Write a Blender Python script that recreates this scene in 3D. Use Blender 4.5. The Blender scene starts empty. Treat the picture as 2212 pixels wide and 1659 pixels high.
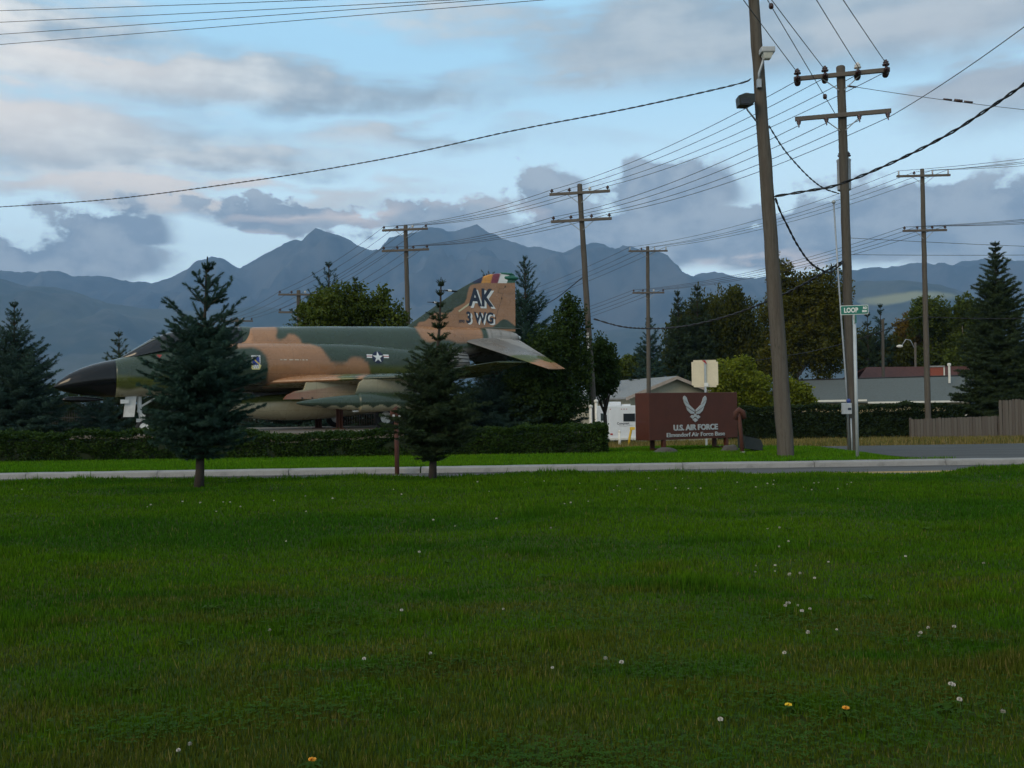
import bpy, bmesh, math, random
import numpy as np
from mathutils import Vector, Matrix, Euler, noise as mnoise

R = math.radians
scene = bpy.context.scene
col = scene.collection

# ------------------------------------------------------------------ camera
FPX, CX, CY = 2171.0, 1106.0, 829.5          # focal length and centre for a 2212 x 1659 picture
EYE = 1.5
PITCH, ROLL = math.atan((883.0 - CY) / FPX), 0.015
cam_d = bpy.data.cameras.new('camera'); cam = bpy.data.objects.new('camera', cam_d); col.objects.link(cam)
cam_d.sensor_width = 36.0; cam_d.lens = FPX / 2212.0 * 36.0
cam_d.clip_start = 0.1; cam_d.clip_end = 60000.0
cam.matrix_world = Matrix.Translation((0, 0, EYE)) @ Matrix.Rotation(R(90) + PITCH, 4, 'X') @ Matrix.Rotation(-ROLL, 4, 'Z')
scene.camera = cam

def ray(dx, dy):
    u2, v2 = dx - CX, CY - dy
    c, s = math.cos(ROLL), math.sin(ROLL)
    u, v = u2 * c + v2 * s, -u2 * s + v2 * c
    c, s = math.cos(PITCH), math.sin(PITCH)
    z = v / FPX
    return Vector((u / FPX, c - z * s, s + z * c))

def at(dx, dy, Y):
    """world point at depth Y metres seen at photo position dx, dy"""
    r = ray(dx, dy)
    return Vector((0, 0, EYE)) + r * (Y / r.y)

def azel(dx, dy):
    r = ray(dx, dy)
    return math.atan2(r.x, r.y), math.atan2(r.z, math.hypot(r.x, r.y))

# ------------------------------------------------------------------ sky, sun, exposure
SUN_ELEV, SUN_AZ = R(30), R(218)              # behind thin cloud, behind and to the left of the camera
SKY_STRENGTH = 0.1
world = bpy.data.worlds.new('World'); scene.world = world; world.use_nodes = True
world.cycles.sampling_method = 'MANUAL'; world.cycles.sample_map_resolution = 512
wn, wl = world.node_tree.nodes, world.node_tree.links
wn.clear()

class NG:
    """small helper to chain nodes"""
    def __init__(s, nodes, links): s.n, s.l = nodes, links
    def _in(s, sock, v):
        if v is None: return
        if isinstance(v, bpy.types.NodeSocket): s.l.new(v, sock)
        else: sock.default_value = v
    def math(s, op, a, b=None, c=None, clamp=False):
        n = s.n.new('ShaderNodeMath'); n.operation = op; n.use_clamp = clamp
        s._in(n.inputs[0], a); s._in(n.inputs[1], b); s._in(n.inputs[2], c)
        return n.outputs[0]
    def vec(s, op, a, b=None, out=0):
        n = s.n.new('ShaderNodeVectorMath'); n.operation = op
        s._in(n.inputs[0], a); s._in(n.inputs[1], b)
        return n.outputs[out]
    def comb(s, x, y, z=0.0):
        n = s.n.new('ShaderNodeCombineXYZ'); s._in(n.inputs[0], x); s._in(n.inputs[1], y); s._in(n.inputs[2], z); return n.outputs[0]
    def sep(s, v):
        n = s.n.new('ShaderNodeSeparateXYZ'); s._in(n.inputs[0], v); return n.outputs
    def noise(s, v, scale, detail=4, rough=.55, dist=0.0, out=0):
        n = s.n.new('ShaderNodeTexNoise'); n.inputs['Scale'].default_value = scale
        n.inputs['Detail'].default_value = detail; n.inputs['Roughness'].default_value = rough; n.inputs['Distortion'].default_value = dist
        s._in(n.inputs['Vector'], v); return n.outputs[out]
    def voronoi(s, v, scale, out='Distance'):
        n = s.n.new('ShaderNodeTexVoronoi'); n.inputs['Scale'].default_value = scale; s._in(n.inputs['Vector'], v); return n.outputs[out]
    def ramp(s, f, a, b, c=0.0, d=1.0, smooth=True):
        n = s.n.new('ShaderNodeMapRange'); n.interpolation_type = 'SMOOTHSTEP' if smooth else 'LINEAR'; n.clamp = True
        s._in(n.inputs[0], f)
        for i, v in enumerate((a, b, c, d)): s._in(n.inputs[i + 1], v)
        return n.outputs[0]
    def mix(s, f, a, b, mode='MIX'):
        n = s.n.new('ShaderNodeMix'); n.data_type = 'RGBA'; n.blend_type = mode
        s._in(n.inputs[0], f); s._in(n.inputs[6], a if isinstance(a, bpy.types.NodeSocket) else tuple(a) + ((1,) if len(a) == 3 else ()))
        s._in(n.inputs[7], b if isinstance(b, bpy.types.NodeSocket) else tuple(b) + ((1,) if len(b) == 3 else ()))
        return n.outputs[2]

g = NG(wn, wl)
tc = wn.new('ShaderNodeTexCoord')
sky = wn.new('ShaderNodeTexSky'); sky.sky_type = 'NISHITA'; sky.sun_disc = False
sky.sun_elevation = SUN_ELEV; sky.sun_rotation = SUN_AZ; sky.air_density = 1.0; sky.dust_density = 1.0; sky.ozone_density = 1.5
dirv = tc.outputs['Generated']
sx, sy, sz = g.sep(dirv)
az = g.math('ARCTAN2', sx, sy)
el = g.math('ARCSINE', g.math('MAXIMUM', sz, -0.02))
ae = g.comb(az, el)
# cloud fields: a layered deck and puffy cumulus low over the mountains
def noise2(v, scale, detail, rough):
    n = wn.new('ShaderNodeTexNoise'); n.noise_dimensions = '2D'; n.inputs['Scale'].default_value = scale; n.inputs['Detail'].default_value = detail; n.inputs['Roughness'].default_value = rough
    wl.new(v, n.inputs['Vector']); return n.outputs[0]
n_soft = noise2(g.vec('MULTIPLY', ae, (1.0, 4.4, 1)), 5.0, 4, .52)
n_puff = noise2(g.vec('MULTIPLY', ae, (1.0, 1.5, 1)), 17.0, 5, .58)
s0, p0_ = g.math('SUBTRACT', n_soft, .5), g.math('SUBTRACT', n_puff, .5)
ae_w = g.vec('ADD', ae, g.comb(g.math('MULTIPLY', g.math('ADD', s0, g.math('MULTIPLY', p0_, .5)), .24), g.math('MULTIPLY', g.math('ADD', s0, g.math('MULTIPLY', p0_, .3)), -.075), 0.0))
ae_p = g.vec('ADD', ae, g.comb(g.math('MULTIPLY', p0_, .07), g.math('MULTIPLY', g.math('SUBTRACT', s0, p0_), .05), 0.0))
def blob(px, py, rx, ry, k, coords=None):
    a, e = azel(px, py)
    v = g.vec('MULTIPLY_ADD', coords or ae_w, (FPX / rx, FPX / ry, 0)); v.node.inputs[2].default_value = (-a * FPX / rx, -e * FPX / ry, 0)
    d = g.vec('LENGTH', v, None, 1)
    return g.ramp(d, 1.3, 0.1, 0.0, k, False)
def total(bl, **kw):
    t = None
    for b in bl:
        o = blob(*b, **kw); t = o if t is None else g.math('MAXIMUM', t, o)
    return t
strat = total([(480, 168, 720, 70, 1.1), (130, 290, 480, 125, 1.0), (60, 60, 560, 95, .8), (330, 411, 640, 30, 1.0), (1780, 30, 900, 135, 1.15), (2130, 170, 330, 110, .9), (900, 300, 380, 46, .62), (1280, 180, 300, 44, .6), (420, 345, 440, 40, .85)])
cum = total([(110, 560, 290, 80, 1.0), (235, 497, 150, 60, 1.0), (640, 478, 280, 30, .95), (960, 465, 190, 50, 1.0), (1190, 440, 105, 72, 1.0), (1340, 520, 370, 95, 1.0), (1450, 415, 190, 100, 1.0), (1720, 520, 260, 80, 1.0), (1950, 485, 350, 105, 1.05), (2280, 480, 360, 130, 1.05)], coords=ae_p)
gen = g.math('MULTIPLY', g.math('MAXIMUM', g.ramp(g.math('ABSOLUTE', az), .60, .9), g.ramp(el, .40, .55)), .62)   # beyond the picture the same broken overcast goes on
m_str = g.math('ADD', g.math('MAXIMUM', strat, gen), g.math('MULTIPLY', s0, 1.25))
m_str = g.ramp(m_str, .12, .80)
m_cum = g.math('ADD', cum, g.math('MULTIPLY', p0_, .78))
m_cum = g.ramp(m_cum, .25, .55)
K = 1.3 / SKY_STRENGTH
def c3(r, gg, b): return (r * K, gg * K, b * K)
blue = g.mix(g.ramp(el, .12, .36), c3(1.02, 1.30, 1.40), c3(.46, .79, 1.02))
skyc = g.mix(.88, sky.outputs[0], blue)
tone = g.ramp(g.math('ADD', n_soft, g.math('MULTIPLY', p0_, .5)), .30, .74)
warm = g.math('MULTIPLY', tone, g.ramp(az, .10, -.40, .30, .85))
c_str = g.mix(warm, c3(.325, .42, .495), c3(.92, .93, .89))
c_str = g.mix(g.math('MULTIPLY', blob(2150, 140, 330, 180, 1.0), .30), c_str, c3(.56, .54, .54))
bright = total([(330, 405, 620, 30, 1.0), (20, 235, 260, 90, .9), (180, 128, 320, 50, .75)])
c_str = g.mix(g.math('MULTIPLY', bright, .8), c_str, c3(.95, .87, .79))
c_cum = g.mix(g.ramp(n_puff, .36, .68), c3(.27, .345, .43), c3(.45, .52, .58))
lit = total([(775, 462, 140, 24, 1.0), (560, 540, 130, 24, 1.0), (610, 462, 210, 16, .7), (1500, 582, 85, 26, 1.0), (1680, 562, 50, 26, 1.0), (1060, 450, 90, 26, .6)])
c_cum = g.mix(g.math('MULTIPLY', lit, .9), c_cum, c3(.92, .80, .73))
c_cum = g.mix(g.ramp(m_cum, .95, .4, 0.0, .5), c_cum, c3(.60, .69, .76))
skyc = g.mix(m_str, skyc, c_str)
skyc = g.mix(m_cum, skyc, c_cum)
low = g.ramp(sz, .0, -.03)
skyc = g.mix(low, skyc, c3(.10, .11, .10))
bg = wn.new('ShaderNodeBackground'); bg.inputs[1].default_value = SKY_STRENGTH
wl.new(skyc, bg.inputs[0])
wo = wn.new('ShaderNodeOutputWorld'); wl.new(bg.outputs[0], wo.inputs[0])

sun_d = bpy.data.lights.new('sun', 'SUN'); sun = bpy.data.objects.new('sun', sun_d); col.objects.link(sun)
sun_d.energy = 1.35; sun_d.angle = R(24); sun_d.color = (1.0, .80, .54)
sdir = Vector((math.sin(SUN_AZ) * math.cos(SUN_ELEV), math.cos(SUN_AZ) * math.cos(SUN_ELEV), math.sin(SUN_ELEV)))
sun.rotation_euler = sdir.to_track_quat('Z', 'Y').to_euler()
vs = scene.view_settings
vs.view_transform = 'Standard'; vs.look = 'None'; vs.gamma = 1.0; vs.use_curve_mapping = False; vs.exposure = 0.0
scene.cycles.use_denoising = True
scene.cycles.max_bounces = 4; scene.cycles.diffuse_bounces = 2; scene.cycles.transparent_max_bounces = 8; scene.cycles.volume_bounces = 0
scene.cycles.use_adaptive_sampling = True; scene.cycles.adaptive_threshold = 0.02

# ------------------------------------------------------------------ materials
MAT = {}
def mat(name, color, rough=.6, metal=0.0, var=.12, scale=6.0, bump=0.0, spec=.4, attr=None, stretch=(1, 1, 1), color2=None, coat=0.0, dirt=None):
    m = bpy.data.materials.new(name); m.use_nodes = True
    nt = m.node_tree; b = nt.nodes['Principled BSDF']; h = NG(nt.nodes, nt.links)
    t = nt.nodes.new('ShaderNodeTexCoord')
    v = h.vec('MULTIPLY', t.outputs['Object'], stretch)
    n1 = h.noise(v, scale, 6, .6)
    n2 = h.noise(v, scale * 7.3, 3, .6)
    f = h.math('ADD', h.math('MULTIPLY', n1, .7), h.math('MULTIPLY', n2, .3))
    if attr:
        a = nt.nodes.new('ShaderNodeAttribute'); a.attribute_name = attr; c0 = a.outputs[0]
    else:
        c0 = tuple(color) + (1,)
    cd = color2 or (.5, .5, .5)
    if color2: c1 = h.mix(h.ramp(f, .41, .59), c0 if attr else color, color2)
    else: c1 = c0
    sh = h.ramp(f, .36, .64, 1.0 - var, 1.0 + var, False)
    cc = h.vec('MULTIPLY', c1, None) if isinstance(c1, bpy.types.NodeSocket) else h.vec('MULTIPLY', tuple(c1[:3]), None)
    node = cc.node; nt.links.new(h.comb(sh, sh, sh), node.inputs[1])
    if dirt:
        dn = h.ramp(h.noise(h.vec('MULTIPLY', t.outputs['Object'], dirt[2] if len(dirt) > 2 else (1, 1, .25)), scale * .8, 5, .65), .5, .75, 0.0, dirt[1])
        cc = h.mix(dn, cc, dirt[0])
    nt.links.new(cc, b.inputs['Base Color'])
    b.inputs['Roughness'].default_value = rough; b.inputs['Metallic'].default_value = metal
    b.inputs['Specular IOR Level'].default_value = spec
    if coat: b.inputs['Coat Weight'].default_value = coat; b.inputs['Coat Roughness'].default_value = .15
    if bump:
        bn = nt.nodes.new('ShaderNodeBump'); bn.inputs['Strength'].default_value = bump; bn.inputs['Distance'].default_value = .02
        nt.links.new(f, bn.inputs['Height']); nt.links.new(bn.outputs[0], b.inputs['Normal'])
    MAT[name] = m
    return m

def leafmat(name, ca, cb, transl=.3, big=.6, rough=.6):
    """foliage: colour differs from leaf to leaf (attribute v) and from bough to bough"""
    m = bpy.data.materials.new(name); m.use_nodes = True
    nt = m.node_tree; nt.nodes.clear(); h = NG(nt.nodes, nt.links)
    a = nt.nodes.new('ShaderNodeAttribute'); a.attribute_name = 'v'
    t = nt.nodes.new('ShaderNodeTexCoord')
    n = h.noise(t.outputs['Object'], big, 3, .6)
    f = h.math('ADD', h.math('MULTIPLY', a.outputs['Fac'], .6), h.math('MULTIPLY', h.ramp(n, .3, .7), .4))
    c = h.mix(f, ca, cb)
    d = nt.nodes.new('ShaderNodeBsdfPrincipled'); d.inputs['Roughness'].default_value = rough; d.inputs['Specular IOR Level'].default_value = .10
    nt.links.new(c, d.inputs['Base Color'])
    tr = nt.nodes.new('ShaderNodeBsdfTranslucent'); nt.links.new(h.mix(.35, c, (.9, 1.0, .3), 'MULTIPLY'), tr.inputs[0])
    mx = nt.nodes.new('ShaderNodeMixShader'); mx.inputs[0].default_value = transl
    nt.links.new(d.outputs[0], mx.inputs[1]); nt.links.new(tr.outputs[0], mx.inputs[2])
    o = nt.nodes.new('ShaderNodeOutputMaterial'); nt.links.new(mx.outputs[0], o.inputs[0])
    MAT[name] = m
    return m

# ------------------------------------------------------------------ mesh helpers
class MB:
    """collects boxes, tubes, prisms... and links them as ONE mesh object"""
    def __init__(s): s.v, s.f, s.c, s.mi = [], [], [], []
    def add(s, verts, faces, color=None, mi=0):
        o = len(s.v); s.v += [tuple(p) for p in verts]; s.f += [tuple(i + o for i in q) for q in faces]
        s.mi += [mi] * len(faces)
        s.c += [color or (1, 1, 1)] * len(verts)
        return s
    def box(s, c, size, rz=0.0, M=None, **kw):
        x, y, z = size[0] / 2, size[1] / 2, size[2] / 2
        P = [Vector(p) for p in ((-x, -y, -z), (x, -y, -z), (x, y, -z), (-x, y, -z), (-x, -y, z), (x, -y, z), (x, y, z), (-x, y, z))]
        T = Matrix.Translation(Vector(c)) @ (M if M is not None else Matrix.Rotation(rz, 4, 'Z'))
        return s.add([T @ p for p in P], [(3, 2, 1, 0), (4, 5, 6, 7), (0, 1, 5, 4), (1, 2, 6, 5), (2, 3, 7, 6), (3, 0, 4, 7)], **kw)
    def bbox(s, c, size, bev, rz=0.0, **kw):
        """box with chamfered edges"""
        bm = bmesh.new(); bmesh.ops.create_cube(bm, size=1)
        for v in bm.verts: v.co = Vector((v.co.x * size[0], v.co.y * size[1], v.co.z * size[2]))
        bmesh.ops.bevel(bm, geom=list(bm.edges), offset=bev, segments=2, affect='EDGES', profile=.6)
        T = Matrix.Translation(Vector(c)) @ Matrix.Rotation(rz, 4, 'Z')
        bm.verts.index_update()
        s.add([T @ v.co for v in bm.verts], [[v.index for v in f.verts] for f in bm.faces], **kw); bm.free(); return s
    def tube(s, pts, rad, n=8, cap=True, **kw):
        pts = [Vector(p) for p in pts]; m = len(pts)
        rad = rad if hasattr(rad, '__len__') else [rad] * m
        V, F = [], []
        prev = None
        for i, p in enumerate(pts):
            t = (pts[min(i + 1, m - 1)] - pts[max(i - 1, 0)]).normalized()
            if prev is None:
                a = t.orthogonal().normalized()
            else:
                a = (prev - t * prev.dot(t)); a = a.normalized() if a.length > 1e-6 else t.orthogonal().normalized()
            prev = a; b = t.cross(a)
            for k in range(n):
                an = 2 * math.pi * k / n
                V.append(p + (a * math.cos(an) + b * math.sin(an)) * rad[i])
        for i in range(m - 1):
            for k in range(n):
                F.append((i * n + k, i * n + (k + 1) % n, (i + 1) * n + (k + 1) % n, (i + 1) * n + k))
        if cap: F += [tuple(range(n - 1, -1, -1)), tuple((m - 1) * n + k for k in range(n))]
        return s.add(V, F, **kw)
    def lathe(s, prof, o=(0, 0, 0), axis='Z', n=16, M=None, **kw):
        V, F = [], []
        T = Matrix.Translation(Vector(o)) @ (M if M is not None else {'Z': Matrix.Identity(4), 'X': Matrix.Rotation(R(90), 4, 'Y'), 'Y': Matrix.Rotation(R(-90), 4, 'X')}[axis])
        for r, z in prof:
            for k in range(n):
                a = 2 * math.pi * k / n; V.append(T @ Vector((r * math.cos(a), r * math.sin(a), z)))
        for i in range(len(prof) - 1):
            for k in range(n): F.append((i * n + k, i * n + (k + 1) % n, (i + 1) * n + (k + 1) % n, (i + 1) * n + k))
        F += [tuple(range(n - 1, -1, -1)), tuple((len(prof) - 1) * n + k for k in range(n))]
        return s.add(V, F, **kw)
    def prism(s, poly, ext, **kw):
        """closed 3-D polygon swept by the vector ext"""
        P = [Vector(p) for p in poly]; e = Vector(ext); n = len(P)
        V = P + [p + e for p in P]
        F = [tuple(range(n - 1, -1, -1)), tuple(range(n, 2 * n))] + [(i, (i + 1) % n, n + (i + 1) % n, n + i) for i in range(n)]
        return s.add(V, F, **kw)
    def grid(s, P, nu, nv, closed=False, **kw):
        F = []
        for i in range(nu - 1):
            for j in range(nv if closed else nv - 1):
                j2 = (j + 1) % nv
                F.append((i * nv + j, i * nv + j2, (i + 1) * nv + j2, (i + 1) * nv + j))
        return s.add(P, F, **kw)
    def build(s, name, m, parent=None, smooth=False, shift=None, colors=False, auto=None):
        me = bpy.data.meshes.new(name)
        sh = Vector(shift) if shift is not None else Vector((0, 0, 0))
        me.from_pydata([(p[0] - sh[0], p[1] - sh[1], p[2] - sh[2]) for p in s.v], [], s.f)
        if colors:
            ca = me.color_attributes.new('Col', 'FLOAT_COLOR', 'POINT')
            a = np.ones((len(s.v), 4), np.float32); a[:, :3] = np.array(s.c, np.float32); ca.data.foreach_set('color', a.ravel())
        bm = bmesh.new(); bm.from_mesh(me); bmesh.ops.recalc_face_normals(bm, faces=bm.faces); bm.to_mesh(me); bm.free()
        ms = m if isinstance(m, (list, tuple)) else [m]
        for q in ms: me.materials.append(MAT[q] if isinstance(q, str) else q)
        if len(ms) > 1: me.polygons.foreach_set('material_index', s.mi)
        if smooth:
            me.polygons.foreach_set('use_smooth', [True] * len(me.polygons))
            if auto: me.set_sharp_from_angle(angle=R(auto))
        o = bpy.data.objects.new(name, me); col.objects.link(o)
        if parent: o.parent = parent
        return o

def tag(o, label=None, cat=None, group=None, kind=None):
    if label: o['label'] = label
    if cat: o['category'] = cat
    if group: o['group'] = group
    if kind: o['kind'] = kind
    return o

def thing(name, label, cat, loc=(0, 0, 0), rz=0.0, group=None):
    o = bpy.data.objects.new(name, None); col.objects.link(o); o.location = loc; o.rotation_euler = (0, 0, rz)
    o.empty_display_size = .1
    return tag(o, label, cat, group)

def dup(root, loc, rz=0.0, label=None, group=None, scale=None):
    r = root.copy(); col.objects.link(r); r.location = loc; r.rotation_euler = (0, 0, rz)
    if scale is not None: r.scale = scale
    if label: r['label'] = label
    if group: r['group'] = group
    for ch in list(root.children):
        c = ch.copy(); col.objects.link(c); c.parent = r
        for q in ch.children:
            d = q.copy(); col.objects.link(d); d.parent = c
    return r

def soup(name, V, F, m, parent=None, val=None):
    """large mesh from numpy arrays: V (n,3), F (k,3 or 4); val = one number per vertex in attribute v"""
    V = np.ascontiguousarray(V, np.float32); F = np.ascontiguousarray(F, np.int32)
    me = bpy.data.meshes.new(name); k = F.shape[1]
    me.vertices.add(len(V)); me.vertices.foreach_set('co', V.ravel())
    me.loops.add(F.size); me.loops.foreach_set('vertex_index', F.ravel())
    me.polygons.add(len(F)); me.polygons.foreach_set('loop_start', np.arange(0, F.size, k, dtype=np.int32))
    if val is not None:
        a = me.attributes.new('v', 'FLOAT', 'POINT'); a.data.foreach_set('value', np.ascontiguousarray(val, np.float32))
    me.update(calc_edges=True)
    me.materials.append(MAT[m] if isinstance(m, str) else m)
    o = bpy.data.objects.new(name, me); col.objects.link(o)
    if parent: o.parent = parent
    return o

def interp(x, tab):
    xs = [t[0] for t in tab]; ys = [t[1] for t in tab]
    return float(np.interp(x, xs, ys))

def text_shape(s, size=1.0, bold=0.0, xs=1.0, align='CENTER', space=1.0):
    """flat outline of a word: 2-D vertices and faces"""
    cu = bpy.data.curves.new('t', 'FONT'); cu.body = s; cu.size = size; cu.offset = bold; cu.align_x = align; cu.align_y = 'BOTTOM_BASELINE'; cu.space_character = space
    cu.resolution_u = 4
    o = bpy.data.objects.new('t', cu); col.objects.link(o)
    dg = bpy.context.evaluated_depsgraph_get(); me = o.evaluated_get(dg).to_mesh()
    V = [(v.co.x * xs, v.co.y) for v in me.vertices]; F = [tuple(p.vertices) for p in me.polygons]
    o.evaluated_get(dg).to_mesh_clear(); bpy.data.objects.remove(o); bpy.data.curves.remove(cu)
    return V, F
def text_on(mb, s, o, ex, ey, size, **kw):
    V, F = text_shape(s, size, **kw); o, ex, ey = Vector(o), Vector(ex).normalized(), Vector(ey).normalized()
    return mb.add([o + ex * a + ey * b for a, b in V], F)
# ================================================================== the setting: ground, roads, mountains
def sstep(a, b, x):
    t = np.clip((x - a) / (b - a), 0, 1); return t * t * (3 - 2 * t)
CREST = [(-14, .345), (-9, .338), (-1.4, .318), (.5, .34), (4, .28), (6.6, .235), (7.5, .25), (8.2, .32), (9.5, .35), (16, .35)]
def zg(x, y):
    """height of the ground"""
    x = np.asarray(x, float); y = np.asarray(y, float)
    cr = np.interp(x, [c[0] for c in CREST], [c[1] for c in CREST])
    bump = .018 * np.sin(x * 1.1 + .7 * y) * np.sin(y * .8 - .4 * x) + .012 * np.sin(2.3 * x - 1.7 * y)
    near = cr * sstep(1.0, 17.4, y) + bump * sstep(1, 5, y)
    z = near * (1 - sstep(17.95, 18.5, y))
    z = np.where(y > 18.5, 0.0, z)
    z = np.where(y >= 22.99, .10 * (y < 23.13) + .19 * (y >= 23.13), z)
    far = .19 + .06 * sstep(23.2, 26, y) - .16 * sstep(29, 34, y) - .39 * sstep(34, 50, y) - 1.15 * sstep(50, 72, y) - .25 * sstep(72, 110, y)
    z = np.where(y >= 23.13, far, z)
    side = sstep(8.4, 10.2, x) * sstep(23.2, 23.6, y) * (1 - sstep(33.5, 36, y))
    road2 = np.maximum(side, sstep(6.6, 7.4, x) * sstep(29.4, 30.2, y) * (1 - sstep(33.2, 34.4, y)))
    z = z * (1 - road2) + .03 * road2
    return z

def ground_mat(name, cA, cB, cC, sc=.5, bump=.5):
    m = bpy.data.materials.new(name); m.use_nodes = True; nt = m.node_tree; h = NG(nt.nodes, nt.links); b = nt.nodes['Principled BSDF']
    t = nt.nodes.new('ShaderNodeNewGeometry').outputs['Position']
    n1 = h.noise(h.vec('MULTIPLY', t, (.35, 1, 1)), sc, 5, .6); n2 = h.noise(t, 14, 4, .7); n3 = h.noise(t, 1.7, 4, .6)
    c = h.mix(h.ramp(n1, .38, .62), cA, cB); c = h.mix(h.math('MULTIPLY', h.ramp(n3, .45, .7), .7), c, cC)
    sy_ = h.sep(t)[1]
    c = h.mix(h.math('MULTIPLY', h.ramp(sy_, 32.5, 34.5), .8), c, (.15, .105, .038))
    c = h.mix(h.ramp(sy_, 52, 64), c, (.05, .065, .03))
    c = h.mix(h.math('MULTIPLY', h.ramp(n2, .3, .7), .5), c, (.02, .025, .01))
    nt.links.new(c, b.inputs['Base Color']); b.inputs['Roughness'].default_value = .9; b.inputs['Specular IOR Level'].default_value = .1
    bn = nt.nodes.new('ShaderNodeBump'); bn.inputs['Strength'].default_value = bump; bn.inputs['Distance'].default_value = .03
    nt.links.new(n2, bn.inputs['Height']); nt.links.new(bn.outputs[0], b.inputs['Normal']); MAT[name] = m
ground_mat('turf', (.026, .056, .005), (.042, .074, .005), (.058, .058, .010))

xs = np.unique(np.concatenate([np.linspace(-9000, -200, 14), np.linspace(-200, -20, 20), np.linspace(-20, 20, 115), np.linspace(20, 200, 20), np.linspace(200, 9000, 14)]))
ys = np.unique(np.concatenate([[-400, -100, -30, -8, -2], np.linspace(0, 17.9, 60), [18, 18.12, 18.25, 18.38, 18.5, 20, 22.95, 22.995, 23.12, 23.135, 23.2], np.linspace(23.4, 40, 50), np.linspace(41, 130, 40), [160, 220, 400, 900, 2000, 5000, 9500]]))
GX, GY = np.meshgrid(xs, ys, indexing='ij'); GZ = zg(GX, GY)
nx, ny = len(xs), len(ys)
idx = np.arange(nx * ny).reshape(nx, ny)
F = np.stack([idx[:-1, :-1], idx[1:, :-1], idx[1:, 1:], idx[:-1, 1:]], -1).reshape(-1, 4)
tag(soup('ground', np.stack([GX, GY, GZ], -1).reshape(-1, 3), F, 'turf'), kind='structure')

# --- asphalt
def asphalt(name, c1, c2):
    m = bpy.data.materials.new(name); m.use_nodes = True; nt = m.node_tree; h = NG(nt.nodes, nt.links); b = nt.nodes['Principled BSDF']
    t = nt.nodes.new('ShaderNodeNewGeometry').outputs['Position']
    n1 = h.noise(h.vec('MULTIPLY', t, (.25, 1.6, 1)), 1.1, 5, .6); n2 = h.noise(t, 60, 2, .5)
    c = h.mix(h.ramp(n1, .35, .7), c1, c2); c = h.mix(h.math('MULTIPLY', n2, .35), c, (.11, .11, .11))
    cr = h.voronoi(h.vec('ADD', t, h.noise(t, 1.5, 3, .6, 0, 1)), .35, 'Distance')
    nt.links.new(c, b.inputs['Base Color']); b.inputs['Roughness'].default_value = .92; b.inputs['Specular IOR Level'].default_value = .08
    bn = nt.nodes.new('ShaderNodeBump'); bn.inputs['Strength'].default_value = .35; bn.inputs['Distance'].default_value = .01
    nt.links.new(n2, bn.inputs['Height']); nt.links.new(bn.outputs[0], b.inputs['Normal']); MAT[name] = m
asphalt('asphalt', (.08, .08, .083), (.125, .123, .12))
asphalt('asphalt_pale', (.066, .066, .066), (.10, .10, .098))
mat('yellow_paint', (.55, .33, .04), .7, var=.35, scale=4, color2=(.42, .27, .06))
mat('white_paint_road', (.62, .62, .60), .7, var=.3, scale=5)
mat('kerb_concrete', (.33, .325, .315), .88, var=.28, scale=2.2, bump=.35, spec=.06, color2=(.225, .222, .215), dirt=((.075, .073, .07), .8, (.5, 1, 1.2)))

road = MB().grid([(x, y, .05 + .01 * math.sin(x * .2)) for x in np.linspace(-60, 60, 41) for y in np.linspace(18.3, 22.98, 4)], 41, 4).build('road', 'asphalt'); tag(road, kind='structure')
side_pts = [(7.2, 30.6), (7.6, 30.1), (9.2, 29.9), (9.75, 29.2), (10.05, 27.6), (10.3, 25.6), (10.7, 23.14), (60, 23.14), (60, 33.4), (7.6, 33.4), (7.1, 32.6)]
sr = MB().prism([(x, y, -.1) for x, y in side_pts], (0, 0, .2)).build('side_road', 'asphalt_pale'); tag(sr, kind='structure')
ln = MB()
for k in range(26):      # faded centre line, two worn stripes that drift apart to the right
    x0 = -6 + k * 1.0
    for off, w in ((21.12, .10), (20.86, .10)):
        if off < 21 and x0 < 5.5: continue
        ln.add([(x0, off - w / 2 - max(0, x0 - 6) * .012, .062), (x0 + 1, off - w / 2 - max(0, x0 - 5) * .012, .062), (x0 + 1, off + w / 2 + max(0, x0 - 5) * .018, .062), (x0, off + w / 2 + max(0, x0 - 6) * .018, .062)], [(0, 1, 2, 3)])
tag(ln.build('centre_line', 'yellow_paint', road), 'worn yellow stripes')
wl_ = MB().box((7.35, 19.6, .066), (1.35, .11, .006)).build('edge_line', 'white_paint_road', road)
# --- kerb on the far side of the road: cast lengths with open joints
kerb = bpy.data.objects.new('kerb', None); col.objects.link(kerb); tag(kerb, kind='structure')
prof = [(22.955, -.05), (22.955, .06), (22.975, .165), (23.0, .19), (23.15, .205), (23.15, -.05)]
def kerb_mesh(L, seed):
    rnd = random.Random(seed); n = 9
    P = []
    for i in range(n):
        x = L * i / (n - 1)
        for (y, z) in prof:
            j = .004 * rnd.uniform(-1, 1)
            P.append((x, y + j, z + (j if z > .1 else 0)))
    mb = MB().grid(P, n, len(prof), closed=True); m_ = len(prof)
    mb.f += [tuple(range(m_ - 1, -1, -1)), tuple((n - 1) * m_ + q for q in range(m_))]; mb.mi += [0, 0]
    return mb
k_proto = [kerb_mesh(2.985, s).build('kerb_stone', 'kerb_concrete', kerb) for s in range(3)]
jx = [-38.4 + 3.0 * k for k in range(30)]
shift = .88 - jx[13]
for i, x in enumerate(jx):
    o = k_proto[i] if i < 3 else k_proto[i % 3].copy()
    if i >= 3: col.objects.link(o); o.parent = kerb
    o.location = (x + shift - 3.0 + (.02 if i == 13 else 0), 0, 0)
# gutter stripe of poured concrete
tag(MB().box((0, 22.83, .03), (110, .25, .075)).build('gutter', 'asphalt'), kind='structure')

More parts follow.
